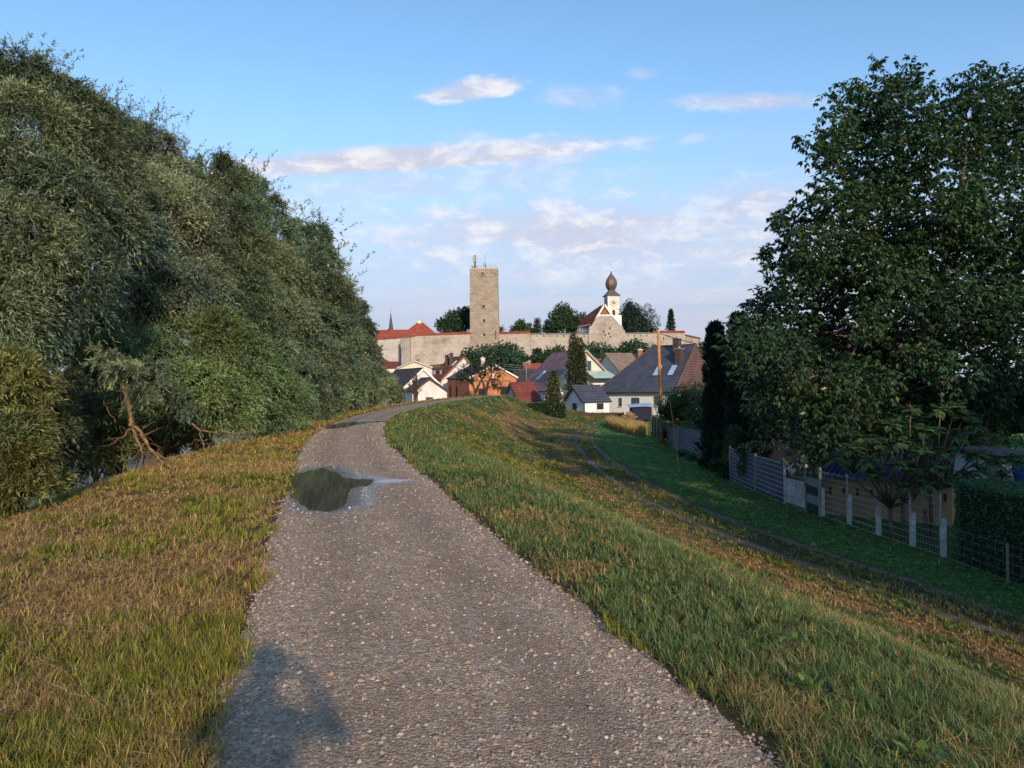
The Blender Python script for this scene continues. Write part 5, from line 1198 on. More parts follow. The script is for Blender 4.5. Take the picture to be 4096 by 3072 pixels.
# shrubs of the castle hill
G_H = 'shrubs on the slope below the castle wall'
for lumps, lab in [
 ([(1880, 1420, 216, 3.0), (1905, 1440, 214, 3.2), (1875, 1450, 212, 2.8)], 'leftmost dark shrub at the foot of the keep'),
 ([(1940, 1405, 218, 3.2), (1970, 1425, 215, 3.4), (1930, 1440, 212, 3.2)], 'large dark shrub directly below the keep'),
 ([(2010, 1395, 220, 3.4), (2050, 1405, 219, 3.4), (2020, 1430, 215, 3.6), (2070, 1430, 216, 3.0)], 'tallest rounded shrub right of the keep foot'),
 ([(2095, 1440, 216, 2.4), (2120, 1455, 213, 2.8), (2075, 1460, 211, 2.6)], 'low shrub in the dip below the red coping'),
 ([(2145, 1420, 218, 1.6), (2150, 1395, 219, 1.0), (2155, 1445, 214, 2.4)], 'thin upright shrub standing free before the castle wall'),
 ([(2200, 1415, 220, 2.8), (2235, 1405, 220, 2.6), (2215, 1440, 215, 3.0), (2180, 1445, 214, 2.6)], 'shrub left of the tall conifer tips'),
 ([(2330, 1400, 220, 2.8), (2365, 1395, 221, 2.8), (2345, 1425, 216, 3.2), (2310, 1430, 215, 2.6)], 'shrub below the chapel gallery, right of the conifer'),
 ([(2410, 1398, 221, 3.0), (2435, 1415, 218, 3.2), (2400, 1440, 213, 3.2)], 'shrub under the chapel gable, beside the light one'),
 ([(2468, 1430, 214, 2.2), (2475, 1450, 211, 2.2), (2450, 1455, 210, 2.0)], 'fresh light green shrub below the chapel gable'),
 ([(2510, 1390, 222, 3.0), (2545, 1385, 222, 3.2), (2575, 1400, 220, 3.0), (2530, 1420, 217, 3.4), (2490, 1410, 219, 3.0)], 'widest shrub right of the chapel gable'),
 ([(2600, 1430, 216, 2.6), (2625, 1400, 220, 2.4), (2635, 1420, 217, 2.4)], 'shrub next to the pole before the castle wall'),
 ([(2820, 1385, 225, 2.4), (2850, 1395, 226, 3.0), (2885, 1400, 226, 3.0), (2835, 1415, 222, 2.6)], 'hazy green shrub at the right foot of the castle wall')]:
    light = 'light green' in lab
    lumps = [(a, b_ + 14, c_, r_ * .92) for a, b_, c_, r_ in lumps]
    broad(lumps, 420 * len(lumps), 1.05, lab, (.085, .13, .03) if light else tuple(np.array((.030, .068, .034)) * random.uniform(.85, 1.2)), 'hill_shrub', 'shrub', G_H, r0=.15)
# hedge by the grey house
def hedge(name, label, C, z0, z1, n, L, base, over=.04):
    """C: four ground corners"""
    C = [np.array(c, float) for c in C]; t = thing(name, (*sum(C)[:2] / 4, z0), label, 'hedge') if False else thing(name, (*(sum(C) / 4)[:2], z0), label, 'hedge')
    cen = sum(C) / 4; I = [c + (cen - c) * min(.3, .10 / max(.3, np.linalg.norm(cen - c)) * 2) for c in C]
    meshobj('shade_core', [(*c, z0) for c in I] + [(*c, z1 - .12) for c in I], [(4, 5, 6, 7), (0, 1, 5, 4), (1, 2, 6, 5), (2, 3, 7, 6), (3, 0, 4, 7)], mat('core_shade_green', (0, 0, 0)), t)  # solid dark box coloured as the shaded inside of the hedge
    faces = [(C[i], C[(i + 1) % 4]) for i in range(4)]; ar = [np.linalg.norm(b_ - a) * (z1 - z0) for a, b_ in faces] + [np.linalg.norm(C[1] - C[0]) * np.linalg.norm(C[3] - C[0])]
    Vs, Cs = [], []
    for i, a_ in enumerate(ar):
        k = int(n * a_ / sum(ar)); s1, s2 = rng.random(k), rng.random(k)
        if i < 4:
            a, b_ = faces[i]; xy = a[None] + (b_ - a)[None] * s1[:, None]; zz = z0 + (z1 - z0) * s2; e = (b_ - a) / np.linalg.norm(b_ - a); nn = np.array([e[1], -e[0], 0])
            if np.dot(nn[:2], (a + b_) / 2 - cen) < 0: nn = -nn
        else: xy = C[0][None] + (C[1] - C[0])[None] * s1[:, None] + (C[3] - C[0])[None] * s2[:, None]; zz = np.full(k, z1 - .03); nn = np.array([0, 0, 1.])
        c = np.column_stack([xy, zz]) - nn * rng.uniform(-.02, .12, k)[:, None] + nn * .10 * (fbm(xy[:, 0] * 1.3 + xy[:, 1], zz * 1.8, 9)[:, None] - .5)
        d_ = unit(nn[None] * .7 + rng.normal(0, .7, (k, 3))); col = np.array(base)[None] * rng.uniform(.55, 1.5, k)[:, None]
        V, C_ = leafquads(c, d_, L * rng.uniform(.6, 1.3, k), L * .5, col); Vs.append(V); Cs.append(C_)
    bigmesh('leaves', np.concatenate(Vs), 4, LEAF, t, np.concatenate(Cs)); return t
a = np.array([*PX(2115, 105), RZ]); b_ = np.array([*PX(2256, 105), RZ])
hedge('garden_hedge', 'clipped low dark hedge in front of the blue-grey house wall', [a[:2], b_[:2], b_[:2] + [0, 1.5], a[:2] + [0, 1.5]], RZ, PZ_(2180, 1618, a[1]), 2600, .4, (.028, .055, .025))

# ------------------------------------------------------------------ yard things by the white house
a = np.array([*PX(2287, 107), RZ]); b_ = np.array([*PX(2492, 105), RZ])
u = nrm2((b_ - a)[:2]); t = thing('garden_wall', (*((a + b_) / 2)[:2], RZ), 'low dark board fence in front of the white annex', 'fence')
ln = np.linalg.norm((b_ - a)[:2]); MB().box((*((a + b_)[:2] / 2), RZ), (ln, .08, .95), u).build('board_panel', M['dark_wood'], t)
for k in range(6): MB().box((*(a[:2] + u * ln * k / 5 + np.array([0, -.08])), RZ), (.14, .09, 1.02), u).build('post', M['dark_wood'], t)
a = P(2243, 1660, 108); t = thing('nest_box_pole', (a[0], a[1], RZ), 'pole hung with white boxes beside the grey-green spruce', 'pole')
MB().tube([(a[0], a[1], RZ), (a[0], a[1], PZ_(2243, 1550, 108))], .05, 6).build('pole', M['metal'], t)
for i, y_ in enumerate((1565, 1578, 1592, 1604, 1617)): MB().box((a[0] + (.12 if i % 2 else -.12), a[1] - .15, PZ_(2243, y_, 108)), (.38 if i != 1 else .5, .3, .36)).build('white_box', M['white'], t)
# tarp canopy
d = 98; t = thing('canopy_shed', (*PX(2565, d), RZ), 'dark open lean-to with light blue flat top next to the wood heap', 'shed')
x0, x1 = PX(2528, d)[0], PX(2606, d)[0]; zt5 = PZ_(2565, 1628, d)
MB().box(((x0 + x1) / 2, d + 1.2, RZ), (x1 - x0, 2.4, zt5 - RZ)).build('side_cloth', mat('navy_cloth', (.015, .018, .035)), t)
meshobj('roof_sheet', *slab([(x0 - .4, d - .4, zt5 + .05), (x1 + .2, d - .4, zt5 + .22), (x1 + .2, d + 2.8, zt5 + .5), (x0 - .4, d + 2.8, zt5 + .3)], .05), mat('blue_sheet', (.30, .42, .60)), t)
MB().tube([(x1 + .1, d - .3, RZ), (x1 + .1, d - .3, zt5 + .2)], .06, 6).build('post', M['wood_pole'], t)
# wood heap
t = thing('wood_heap', (*PX(2515, 96), RZ), 'brown rounded heap of cut logs in front of the patio door', 'wood pile'); 
for k in range(34):
    th = random.uniform(0, math.pi); rr = random.uniform(.2, 1); c = (PX(2515, 95)[0] + math.cos(th) * rr * 1.0, 95 + random.uniform(-.4, .4), RZ + .1 + math.sin(th) * rr * 1.15); a = random.uniform(-.5, .5)
    MB().tube([(c[0] - .35 * math.cos(a), c[1] - .35 * math.sin(a), c[2]), (c[0] + .35 * math.cos(a), c[1] + .35 * math.sin(a), c[2] + random.uniform(-.1, .1))], random.uniform(.10, .17), 7).build('log', M['wood'], t)
t = thing('rusty_barrel', (*PX(2611, 96), RZ), 'rusty red barrel lying beside the lean-to shed', 'barrel'); c = PX(2611, 96)
MB().tube([(c[0] - .4, c[1], RZ + .45), (c[0] + .4, c[1] + .1, RZ + .45)], .42, 16).build('drum', mat('rust_red', (.16, .045, .03)), t)
rg = MB()
for k in (-.4, -.13, .13, .4): rg.tube([(c[0] + k - .02, c[1] - .001 + k * .12, RZ + .45), (c[0] + k + .02, c[1] + k * .12, RZ + .45)], .45, 16)
rg.build('hoop', mat('rust_dark', (.09, .03, .02)), t)
# dry tall grass patch
n = 5200; cx_, cy_ = GP(2556, 1738)[:2]; an = rng.random(n) * 6.28; ra_ = np.sqrt(rng.random(n)); x = cx_ + 1.5 * ra_ * np.cos(an); y = cy_ + 9 + 11 * ra_ * np.sin(an); z = H(x, y)
tagit(blades(x, y, z, rng.uniform(.7, 1.35, n), np.full(n, .07), rng.uniform(.05, .5, n), np.array([.42, .29, .12]) * rng.uniform(.6, 1.3, n)[:, None], 'dry_grass', None), 'tall straw-coloured dry grass patch beside the green fence end', 'dry grass', kind='stuff')
broad([(2625, 1700, 76, .8), (2640, 1720, 72, .7), (2610, 1725, 72, .6)], 900, .16, 'pale flowering weeds between the dry grass and the green fence', (.16, .19, .10), 'weed_clump', 'plant', None, core=.4, r0=.03, hi=1.3)

# utility pole, its cable
pt_ = P(2633, 1325, 60); pb = P(2647, 1700, 60); pb[2] = RZ - .3
t = thing('utility_pole', (pb[0], 60, RZ), 'orange-brown wooden utility pole rising before the dark hipped roof', 'pole')
MB().tube([pb, pb + (pt_ - pb) * .5, pt_], [.155, .14, .122], 12).build('shaft', M['wood_pole'], t, True)
MB().lathe((pt_[0], pt_[1]), [(.18, pt_[2]), (.17, pt_[2] + .05), (.02, pt_[2] + .12)], 10).build('cap', M['metal'], t)
MB().tube([pt_ + [.1, -.1, -.25], pt_ + [.42, -.1, -.30], pt_ + [.42, -.1, -.55]], .025, 6).build('bracket', M['metal'], t)
ins = MB().lathe((pt_[0] + .42, pt_[1] - .1), [(.05, pt_[2] - .70), (.06, pt_[2] - .62), (.035, pt_[2] - .55)], 8).build('insulator', M['dark_wood'], t)
c0_ = pt_ + np.array([.2, 0, -.22]); c1_ = P(2990, 1405, 62); pts = [c0_ + (c1_ - c0_) * k - np.array([0, 0, 1.0 * k * (1 - k)]) for k in np.linspace(0, 1, 14)]
tagit(MB().tube(pts, .035, 5).build('overhead_cable', M['dark']), 'black cable sagging from the wooden pole into the trees on the right', 'cable')
# thin far wires in front of the hill
a, b_ = P(2060, 1465, 178), P(2200, 1478, 178)
for i in range(3): tagit(MB().tube([P(2010, 1456 + i * 9, 178), P(2090, 1464 + i * 8, 178), P(2185, 1466 + i * 7, 178)], .04, 4).build('town_wire', M['metal']), ['uppermost', 'middle', 'lowest'][i] + ' of the three thin wires over the black town roof', 'wire', 'wires over the town roofs')
t = thing('roof_mast', (*PX(2106, 178), RZ), 'thin grey mast carrying the town wires over the black roof', 'pole'); c = PX(2106, 178)
MB().tube([(*c, RZ), (*c, PZ_(2106, 1447, 178))], [.13, .09], 6).build('mast', M['metal'], t); MB().box((*c, PZ_(2106, 1452, 178)), (1.3, .1, .1)).build('crossarm', M['metal'], t)

# ------------------------------------------------------------------ fence line on the right
FP = [(3782, 2232), (3762, 2226), (3640, 2189), (3504, 2143), (3388, 2102), (3281, 2068), (3226, 2048), (3136, 2019), (3020, 1968), (2918, 1921)]
Fpt = [GP(*q_) for q_ in FP]
PANEL = mat('privacy_screen', (.05, .07, .10), (.08, .11, .15), .8, .6)
CONC = mat('concrete_post', (.34, .35, .36), (.50, .50, .50), 3, .9, fn=lambda q, v, c, p: q.mix(q.ramp(q.noise(q.scale(v, (1, 1, 2)), 1.5, 5, .7), .4, .65), c, (.62, .63, .63)))
t = thing('wire_fence', Fpt[4], 'double wire mesh fence on concrete posts between the striped gate and the clipped hedge', 'fence')
hF = 1.78
def wires(t, a, b_, h, rows=9, rad=.0085, vert=.12, name='mesh_panel', z=None):
    mb = MB(); L_ = np.linalg.norm((b_ - a)[:2])
    for k in range(rows):
        zz = .06 + (h - .1) * k / (rows - 1)
        for e in (0,): mb.tube([a + [0, 0, zz], b_ + [0, 0, zz]], rad, 5)
    for s in np.arange(vert / 2, L_, vert):
        c = a + (b_ - a) * s / L_; mb.tube([c + [.01, 0, .03], c + [.01, 0, h]], .0028, 3)
    return mb.build(name, M['metal'], t)
for i in range(1, 5): wires(t, Fpt[i + 1], Fpt[i], hF)
for i in range(1, 6):
    c = Fpt[i]; MB().box((c[0] + .09, c[1], RZ - .2), (.13, .13, hF * .62 + .2), (0, 1)).build('post', CONC, t)
    MB().tube([c + [.02, 0, hF * .5], c + [.02, 0, hF + .06]], .035, 6).build('upper_post', M['metal'], t)
# striped gate
a, b_ = Fpt[6], Fpt[5]; u = nrm2((b_ - a)[:2]); L_ = np.linalg.norm((b_ - a)[:2])
t = thing('striped_gate', a, 'narrow garden gate of green and grey horizontal stripes in the wire fence', 'gate')
for k in range(5):
    zz = RZ + .08 + k * .34; MB().box((*((a + b_)[:2] / 2), zz), (L_ - .14, .05, .335), u).build('stripe_panel', mat('gate_green', (.02, .05, .045)) if k % 2 == 0 else mat('gate_grey', (.22, .25, .26)), t)
for c in (a, b_): MB().box((c[0], c[1], RZ - .1), (.09, .09, 2.0), u).build('gate_post', M['metal'], t)
MB().box((*(a[:2] + u * .12 + np.array([-.06, 0])), RZ + 1.0), (.16, .1, .16), u).build('lock', mat('brass', (.35, .20, .06), metal=.7, rough=.4), t)
# screened fence
t = thing('screened_fence', Fpt[8], 'wire fence backed by blue-grey privacy screens left of the striped gate', 'fence')
for i in range(6, 9):
    a, b_ = Fpt[i + 1], Fpt[i]; wires(t, a, b_, hF, vert=.25)
    u = nrm2((b_ - a)[:2]); n_ = np.array([-u[1], u[0]]); n_ = n_ if n_[0] > 0 else -n_; L_ = np.linalg.norm((b_ - a)[:2]); nb = 3
    for k in range(nb): MB().box((*(a[:2] + u * L_ * (k + .5) / nb + n_ * .06), RZ + .12), (L_ / nb - .03, .03, hF - .2 if i > 6 else hF - .75), u).build('screen_panel', PANEL if i > 6 else CONC, t)
for c in Fpt[6:]: MB().box((c[0] + .05, c[1], RZ - .2), (.08, .08, hF + .25), (0, 1)).build('post', CONC if c is Fpt[7] else M['metal'], t)
# farther stretch
FQ = [GP(2905, 1880), GP(2800, 1832), GP(2715, 1800), GP(2668, 1775)]
for q_ in FQ: q_[0] += .0
t = thing('screened_fence', FQ[2], 'farther blue-grey screened fence stretch between the creepers and the green sheets', 'fence')
for i in range(3):
    a, b_ = FQ[i + 1], FQ[i]; u = nrm2((b_ - a)[:2]); n_ = np.array([-u[1], u[0]]); n_ = n_ if n_[0] > 0 else -n_; L_ = np.linalg.norm((b_ - a)[:2])
    wires(t, a, b_, 1.85, vert=.3); nb = 3
    for k in range(nb): MB().box((*(a[:2] + u * L_ * (k + .5) / nb + n_ * .06), RZ + .10), (L_ / nb - .04, .03, 1.72), u).build('screen_panel', PANEL, t)
for c in FQ: MB().box((c[0], c[1], RZ - .2), (.08, .08, 2.1), (0, 1)).build('post', M['metal'], t)
a, b_ = GP(2612, 1745), GP(2662, 1768); u = nrm2((b_ - a)[:2]); L_ = np.linalg.norm((b_ - a)[:2])
t = thing('green_sheet_fence', a, 'dark green sheet metal fence end beside the dry grass', 'fence')
for k in range(4): MB().box((*(a[:2] + u * L_ * (k + .5) / 4), RZ), (L_ / 4 - .03, .04, 1.95), u).build('sheet', mat('green_sheet', (.012, .075, .055), (.02, .10, .075), 2, .5), t)
for k in range(5): MB().box((*(a[:2] + u * L_ * k / 4 + np.array([-.05, -.03])), RZ), (.07, .07, 2.05), u).build('post', mat('green_post', (.012, .05, .04)), t)
# leaning stake
a, b_ = P(2679, 1600, 44), P(2716, 1812, 42); b_[2] = RZ - .1
tagit(MB().tube([b_, (a + b_) / 2 + [.03, 0, 0], a], [.032, .028, .018], 7).build('leaning_stake', M['wood_pole']), 'thin orange wooden stake leaning against the farther screened fence', 'stake')
# sheds behind the fence
A = PX(3150, 30.6); t, ro = gable_house('garden_shed', 'small shed with dark red roof and pale gable behind the screened fence', 'shed', A, nrm2((1, .03)), 2.9, nrm2((.02, 1)), 4.2, RZ, PZ_(3150, 1872, 30.6), PZ_(3265, 1765, 30.6), plaster('pale_grey_render', (.38, .37, .33), .5), ROOF_DRED, .22, verge=M['white'], th=.08)
window(t, A, (1, .03), (.03, -1), 1.0, RZ + .55, .6, .5, M['frame'])
a, b_ = PX(3285, 27.6), PX(3800, 25.2); u = nrm2(b_ - a); n_ = np.array([u[1], -u[0]]); L_ = np.linalg.norm(b_ - a); ztw = PZ_(3400, 1915, 27.2)
t = thing('ochre_shed', (*((a + b_) / 2), RZ), 'long low ochre outbuilding with slits and blue tiled roof behind the wire fence', 'shed')
MB().box((*((a + b_) / 2 - n_ * 1.6), RZ - .1), (L_, 3.2, ztw - RZ + .1), u).build('wall', OCHRE, t)
for k in range(9): MB().box((*(a + u * L_ * (k + .6) / 9 + n_ * .02), RZ + .85), (.07, .12, .26), u).build('wall_slit', M['dark'], t)
e0, e1 = a + n_ * .3 - u * .2, a + u * L_ * .62 + n_ * .3
def ripple(e0, e1, z0_, back, rise, nseg, m, name, par):
    V, Fc = [], []; uu = (e1 - e0) / nseg; rows = 7
    for j in range(rows):
        for i in range(nseg + 1):
            p_ = e0 + uu * i - n_ * back * j / (rows - 1); V.append((*p_, z0_ + rise * j / (rows - 1) + .045 * math.sin(i * 1.57) + (.03 if j % 2 else 0)))
    for j in range(rows - 1):
        for i in range(nseg): k = j * (nseg + 1) + i; Fc.append((k, k + 1, k + nseg + 2, k + nseg + 1))
    o = meshobj(name, V, Fc, m, par); md = o.modifiers.new('thickness', 'SOLIDIFY'); md.thickness = .03; return o
ripple(e0, e1, ztw + .06, 3.4, .75, 60, mat('blue_tile', (.025, .06, .20), (.04, .09, .27), 2, .45), 'roof', t)
ripple(e1 + u * .05, b_ + n_ * .3, ztw + .06, 3.4, .75, 40, ROOF_DARK, 'roof', t)
# things in the yard
a = GP(3590, 2075); t = thing('water_tank', a, 'dark covered rain water tank behind the wire fence with blue netting over it', 'tank')
c = a[:2] + [-.6, 1.2]; MB().lathe(c, [(.85, RZ), (.9, RZ + .7), (.82, RZ + .8), (.1, RZ + .92)], 18).build('tank_body', mat('dark_tarp', (.05, .055, .065)), t)
nb_ = MB()
for k in range(9):
    x0_ = c[0] - 1.9 + k * .24; nb_.tube([(x0_, c[1] - 1.0, RZ + .9 - .06 * k), (x0_ + .25, c[1] - 1.05, RZ + .45), (x0_ + .35 + .1 * (k % 3), c[1] - 1.0, RZ + .05)], .012, 4)
tagit(nb_.build('blue_netting', mat('blue_cord', (.06, .22, .36))), 'tangled light blue netting hanging behind the wire fence', 'net')
# blue barrel and white panel far right
c = PX(4078, 30); zb_ = PZ_(4078, 1908, 30); t = thing('rain_barrel', (*c, RZ), 'blue plastic barrel at the right edge beyond the hedge', 'barrel')
MB().lathe(c, [(.26, RZ), (.26, zb_), (.30, zb_ + .1), (.31, zb_ + .45), (.27, zb_ + .72), (.1, zb_ + .75)], 18).build('drum', mat('blue_plastic', (.03, .08, .26), rough=.4), t)
MB().lathe(c, [(.29, zb_ + .70), (.29, zb_ + .80)], 18).build('lid', mat('blue_plastic_dark', (.02, .05, .18), rough=.4), t)
a, b_ = PX(3985, 32), PX(4200, 31); t = thing('white_garage', (*((a + b_) / 2), RZ), 'low white garage wall seen behind the sumac above the hedge', 'garage')
MB().box((*((a + b_) / 2 + [0, 2]), RZ), (np.linalg.norm(b_ - a), 4, PZ_(4040, 1828, 32) - RZ)).build('wall', WH, t)
MB().box((*((a + b_) / 2 + [0, 2]), PZ_(4040, 1828, 32)), (np.linalg.norm(b_ - a) + .4, 4.4, .14)).build('roof', ROOF_DARK, t)
MB().box((a[0] + 1.6, 32 - .52, RZ), (1.0, .06, 2.0)).build('door', M['metal'], t)

# clipped hedge on the right
a = GP(3800, 2238)[:2]; b_ = GP(4230, 2398)[:2]; dd = nrm2(b_ - a)
a = np.array([a[0] + .15, a[1]]); w2 = np.array([1.5, .45]); b2 = a + nrm2(b_ - a) * 8.5
ztp = PZ_(3800, 1922, a[1])
hedge('clipped_hedge', 'tall square-clipped hedge at the right edge behind the wire fence', [a, b2, b2 + w2, a + w2], RZ - .1, ztp, 36000, .085, (.055, .125, .060))
t = thing('wire_fence', (*a, RZ), 'low wire fence stretch running along the foot of the clipped hedge', 'fence')
for i, (p0, p1) in enumerate([(a + [-.25, 0], a + dd * 2.4 + [-.25, 0]), (a + dd * 2.4 + [-.25, 0], a + dd * 5 + [-.25, 0]), (a + dd * 5 + [-.25, 0], a + dd * 7.6 + [-.25, 0])]):
    wires(t, np.array([*p0, RZ]), np.array([*p1, RZ]), 1.0, 5, .003, vert=.3); MB().box((*p1, RZ - .1), (.05, .05, 1.1)).build('post', M['metal'], t)

# dark cypresses
conifer(2955, 1262, 1930, 78, 41, 'tallest dark columnar cypress behind the fence left of the walnut', (.014, .030, .022), 9000, .34, .34, 'dark columnar cypresses behind the fence', 'cypress', up=1.6)
conifer(2862, 1300, 1900, 72, 43, 'leftmost dark cypress with a forked ragged tip', (.014, .030, .022), 7000, .34, .34, 'dark columnar cypresses behind the fence', 'cypress', up=1.6)
conifer(3045, 1335, 1930, 55, 42, 'rightmost dark cypress half covered by walnut leaves', (.012, .026, .020), 5000, .34, .42, 'dark columnar cypresses behind the fence', 'cypress', up=1.6)
# green bushes at the pole
broad([(2700, 1610, 56, 1.1), (2760, 1590, 56, 1.2), (2820, 1600, 54, 1.2), (2685, 1655, 58, 1.0), (2740, 1650, 56, 1.2), (2810, 1670, 53, 1.3), (2650, 1640, 57, .6), (2850, 1650, 51, 1.0)], 8500, .17, 'dense green bush between the wooden pole and the cypresses', (.040, .075, .030), 'garden_bush', 'bush', None, r0=.12, hi=1.15)
# creepers on the fence
for px0, py0, pd, lumps, n_, lab, fl in [
  (3020, 1800, 35, [(2985, 1805, 35.2, .45, .25, .32), (3030, 1795, 34.6, .5, .25, .30), (3065, 1810, 33.8, .35, .25, .3), (3010, 1850, 34.9, .42, .22, .55), (2975, 1870, 35.4, .3, .2, .4)], 2600, 'flowering creeper tumbling over the screened fence', True),
  (2920, 1850, 38, [(2920, 1800, 38.6, .35, .35, .5), (2915, 1850, 38.4, .35, .35, .5), (2905, 1900, 38.2, .45, .4, .5), (2935, 1740, 39.2, .4, .4, .5)], 2000, 'dark ivy filling the gap between the two screened fences', False),
  (2860, 1780, 42, [(2855, 1765, 42.4, .35, .25, .25), (2880, 1785, 41, .4, .25, .3), (2870, 1860, 41.3, .5, .3, .35), (2825, 1850, 43, .5, .3, .25)], 1500, 'dark creeper on the right of the farther screened fence', False),
  (2660, 1760, 62, [(2660, 1735, 61, .5, .4, .8), (2650, 1775, 62, .5, .4, .4), (2680, 1790, 59, .6, .4, .4)], 1100, 'weedy shrub growing at the green sheet fence', False),
  (2740, 1830, 48, [(2730, 1815, 50, .45, .3, .25), (2770, 1828, 47.5, .45, .3, .25)], 600, 'low weeds at the foot of the farther screened fence', False)]:
    cl = [pc(*q_) for q_ in lumps]; b0 = P(px0, py0, pd); t = thing('creeper', (b0[0], b0[1], RZ), lab, 'plant'); limbs((b0[0], b0[1], RZ), cl, .03, t, 'stems', nmax=4)
    foliage(cl, n_, .12, t, (.05, .085, .03) if fl else (.03, .06, .026), .6, .5, 'leaves', hi=1.25)
    if fl:
        pts, u_, ix = shell_pts(cl[:3], 420, .9, 1.3); V, C_ = leafquads(pts, unit(rng.normal(0, 1, (420, 3))), .07, .06, np.tile([.45, .47, .42], (420, 1))); bigmesh('blossoms', V, 4, LEAF, t, C_)

# ------------------------------------------------------------------ walnut
def inpoly(x, y, poly):
    c = False; n = len(poly)
    for i in range(n):
        x1, y1 = poly[i]; x2, y2 = poly[(i + 1) % n]
        if (y1 > y) != (y2 > y) and x < (x2 - x1) * (y - y1) / (y2 - y1) + x1: c = not c
    return c
WP = [(3560, 310), (3650, 310), (3690, 430), (3715, 600), (3770, 560), (3790, 420), (3830, 300), (3960, 300), (4080, 300), (4150, 420), (4330, 700), (4380, 1100), (4350, 1450), (4200, 1620), (3800, 1700), (3480, 1800), (3260, 1850), (3150, 1800), (3090, 1700), (2980, 1600), (2945, 1450), (3010, 1350), (3010, 1250), (3090, 1200), (3120, 1040), (3160, 960), (3150, 890), (3270, 850), (3280, 740), (3250, 610), (3340, 540), (3350, 430), (3440, 380), (3520, 420)]
wl = []; tries = 0
while len(wl) < 165 and tries < 20000:
    tries += 1; px, py = random.uniform(2950, 4400), random.uniform(280, 1820)
    if not inpoly(px, py, WP): continue
    if any(math.hypot(px - a[0], py - a[1]) < 78 for a in wl[-400:]) : continue
    wl.append((px, py))
lum = []
for px, py in wl:
    low = (py - 300) / 1500; dd = 29 + random.uniform(-3.5, 3.0) - 1.5 * low; lum.append((px, py, dd, random.uniform(.70, 1.0)))
for px, py in [(3505, 245), (3500, 300), (3425, 350), (3200, 560), (3110, 875), (3060, 1010), (3075, 1060), (3000, 1220), (3060, 1180), (3700, 1300), (3600, 1000), (3850, 900), (3500, 700), (3900, 1300), (3300, 1300), (3450, 1450), (4000, 1000)]: lum.append((px, py, 29.5 if py < 1250 and px < 3450 else 31.5, .34 if px < 3520 and py < 1230 else .9))
cl = [pc(*q_) for q_ in lum]
WX, WY = P(3740, 1541, 30)[0], 30.0
t = thing('walnut_tree', (WX, WY, RZ), 'large walnut tree with drooping leaf bunches filling the right side', 'tree')
mb = MB(); base = np.array([WX, WY, RZ - .2])
main = [[base, P(3745, 1700, 30), P(3740, 1450, 30), P(3760, 1150, 30), P(3830, 800, 30), P(3880, 480, 30)], [P(3740, 1450, 30), P(3660, 1150, 29.5), P(3620, 800, 30), P(3610, 420, 30)], [P(3742, 1600, 30), P(3550, 1450, 29), P(3330, 1250, 29), P(3120, 1220, 29)], [P(3740, 1500, 30), P(3900, 1250, 30.5), P(4100, 1000, 31), P(4250, 800, 31)], [P(3660, 1150, 29.5), P(3480, 900, 29), P(3340, 620, 29)], [P(3742, 1650, 30), P(3500, 1600, 28), P(3250, 1600, 27.5)]]
rad = [[.34, .30, .25, .18, .12, .05], [.2, .14, .09, .03], [.15, .11, .07, .03], [.18, .13, .08, .03], [.09, .06, .02], [.12, .08, .03]]
for p_, r_ in zip(main, rad):
    dn = []; dr = []
    for i in range(len(p_) - 1):
        for s_ in (0, .33, .66): dn.append(p_[i] + (p_[i + 1] - p_[i]) * s_ + rng.normal(0, .06, 3)); dr.append(r_[i] + (r_[i + 1] - r_[i]) * s_)
    dn.append(p_[-1]); dr.append(r_[-1]); mb.tube(dn, dr, 8)
joints = [q_ for p_ in main for q_ in p_[1:]]; dense = []
for p_ in main:
    for i in range(len(p_) - 1):
        for s_ in np.linspace(0, 1, 6): dense.append(p_[i] + (p_[i + 1] - p_[i]) * s_)
dense = np.array([q_ for q_ in dense if q_[2] > -1.5])
for c, r_ in cl:
    c = np.array(c); dist = np.linalg.norm((dense - c) * np.array([1, 1, 1.0]) , axis=1) + np.where(dense[:, 2] > c[2], 1.5, 0); j = dense[dist.argmin()]
    mid_ = (j + c) / 2 + np.array([0, 0, -.12]) + rng.normal(0, .12, 3); mb.tube([j, mid_, c], [.045, .03, .012], 5)
mb.build('trunk', M['bark'], t, True)
nR = 21500; pts, u_, idx = shell_pts(cl, nR, .25, 1.15); ct = clump_tint(idx, len(cl), (.036, .074, .033), .3, .12)
Vs, Cs = [], []
th0 = rng.random(nR) * 6.283
for k in range(6):
    th = th0 + k * 6.283 / 6 + rng.normal(0, .3, nR); dz = rng.uniform(-2.0, -.3, nR)
    d_ = unit(np.stack([np.cos(th), np.sin(th), dz], -1) + u_ * .4); c = pts + d_ * .03
    nr = unit(np.stack([-np.cos(th) * dz, -np.sin(th) * dz, np.full(nR, 1.)], -1) + rng.normal(0, .5, (nR, 3)))
    col = ct * rng.uniform(.6, 1.5, nR)[:, None]; col = np.where(rng.random(nR)[:, None] < .03, np.array([.10, .15, .03]), col)
    V, C_ = leafquads(c, d_, rng.uniform(.16, .28, nR), rng.uniform(.08, .125, nR), col, nr); Vs.append(V); Cs.append(C_)
bigmesh('crown', np.concatenate(Vs), 4, LEAF_SHINY, t, np.concatenate(Cs))

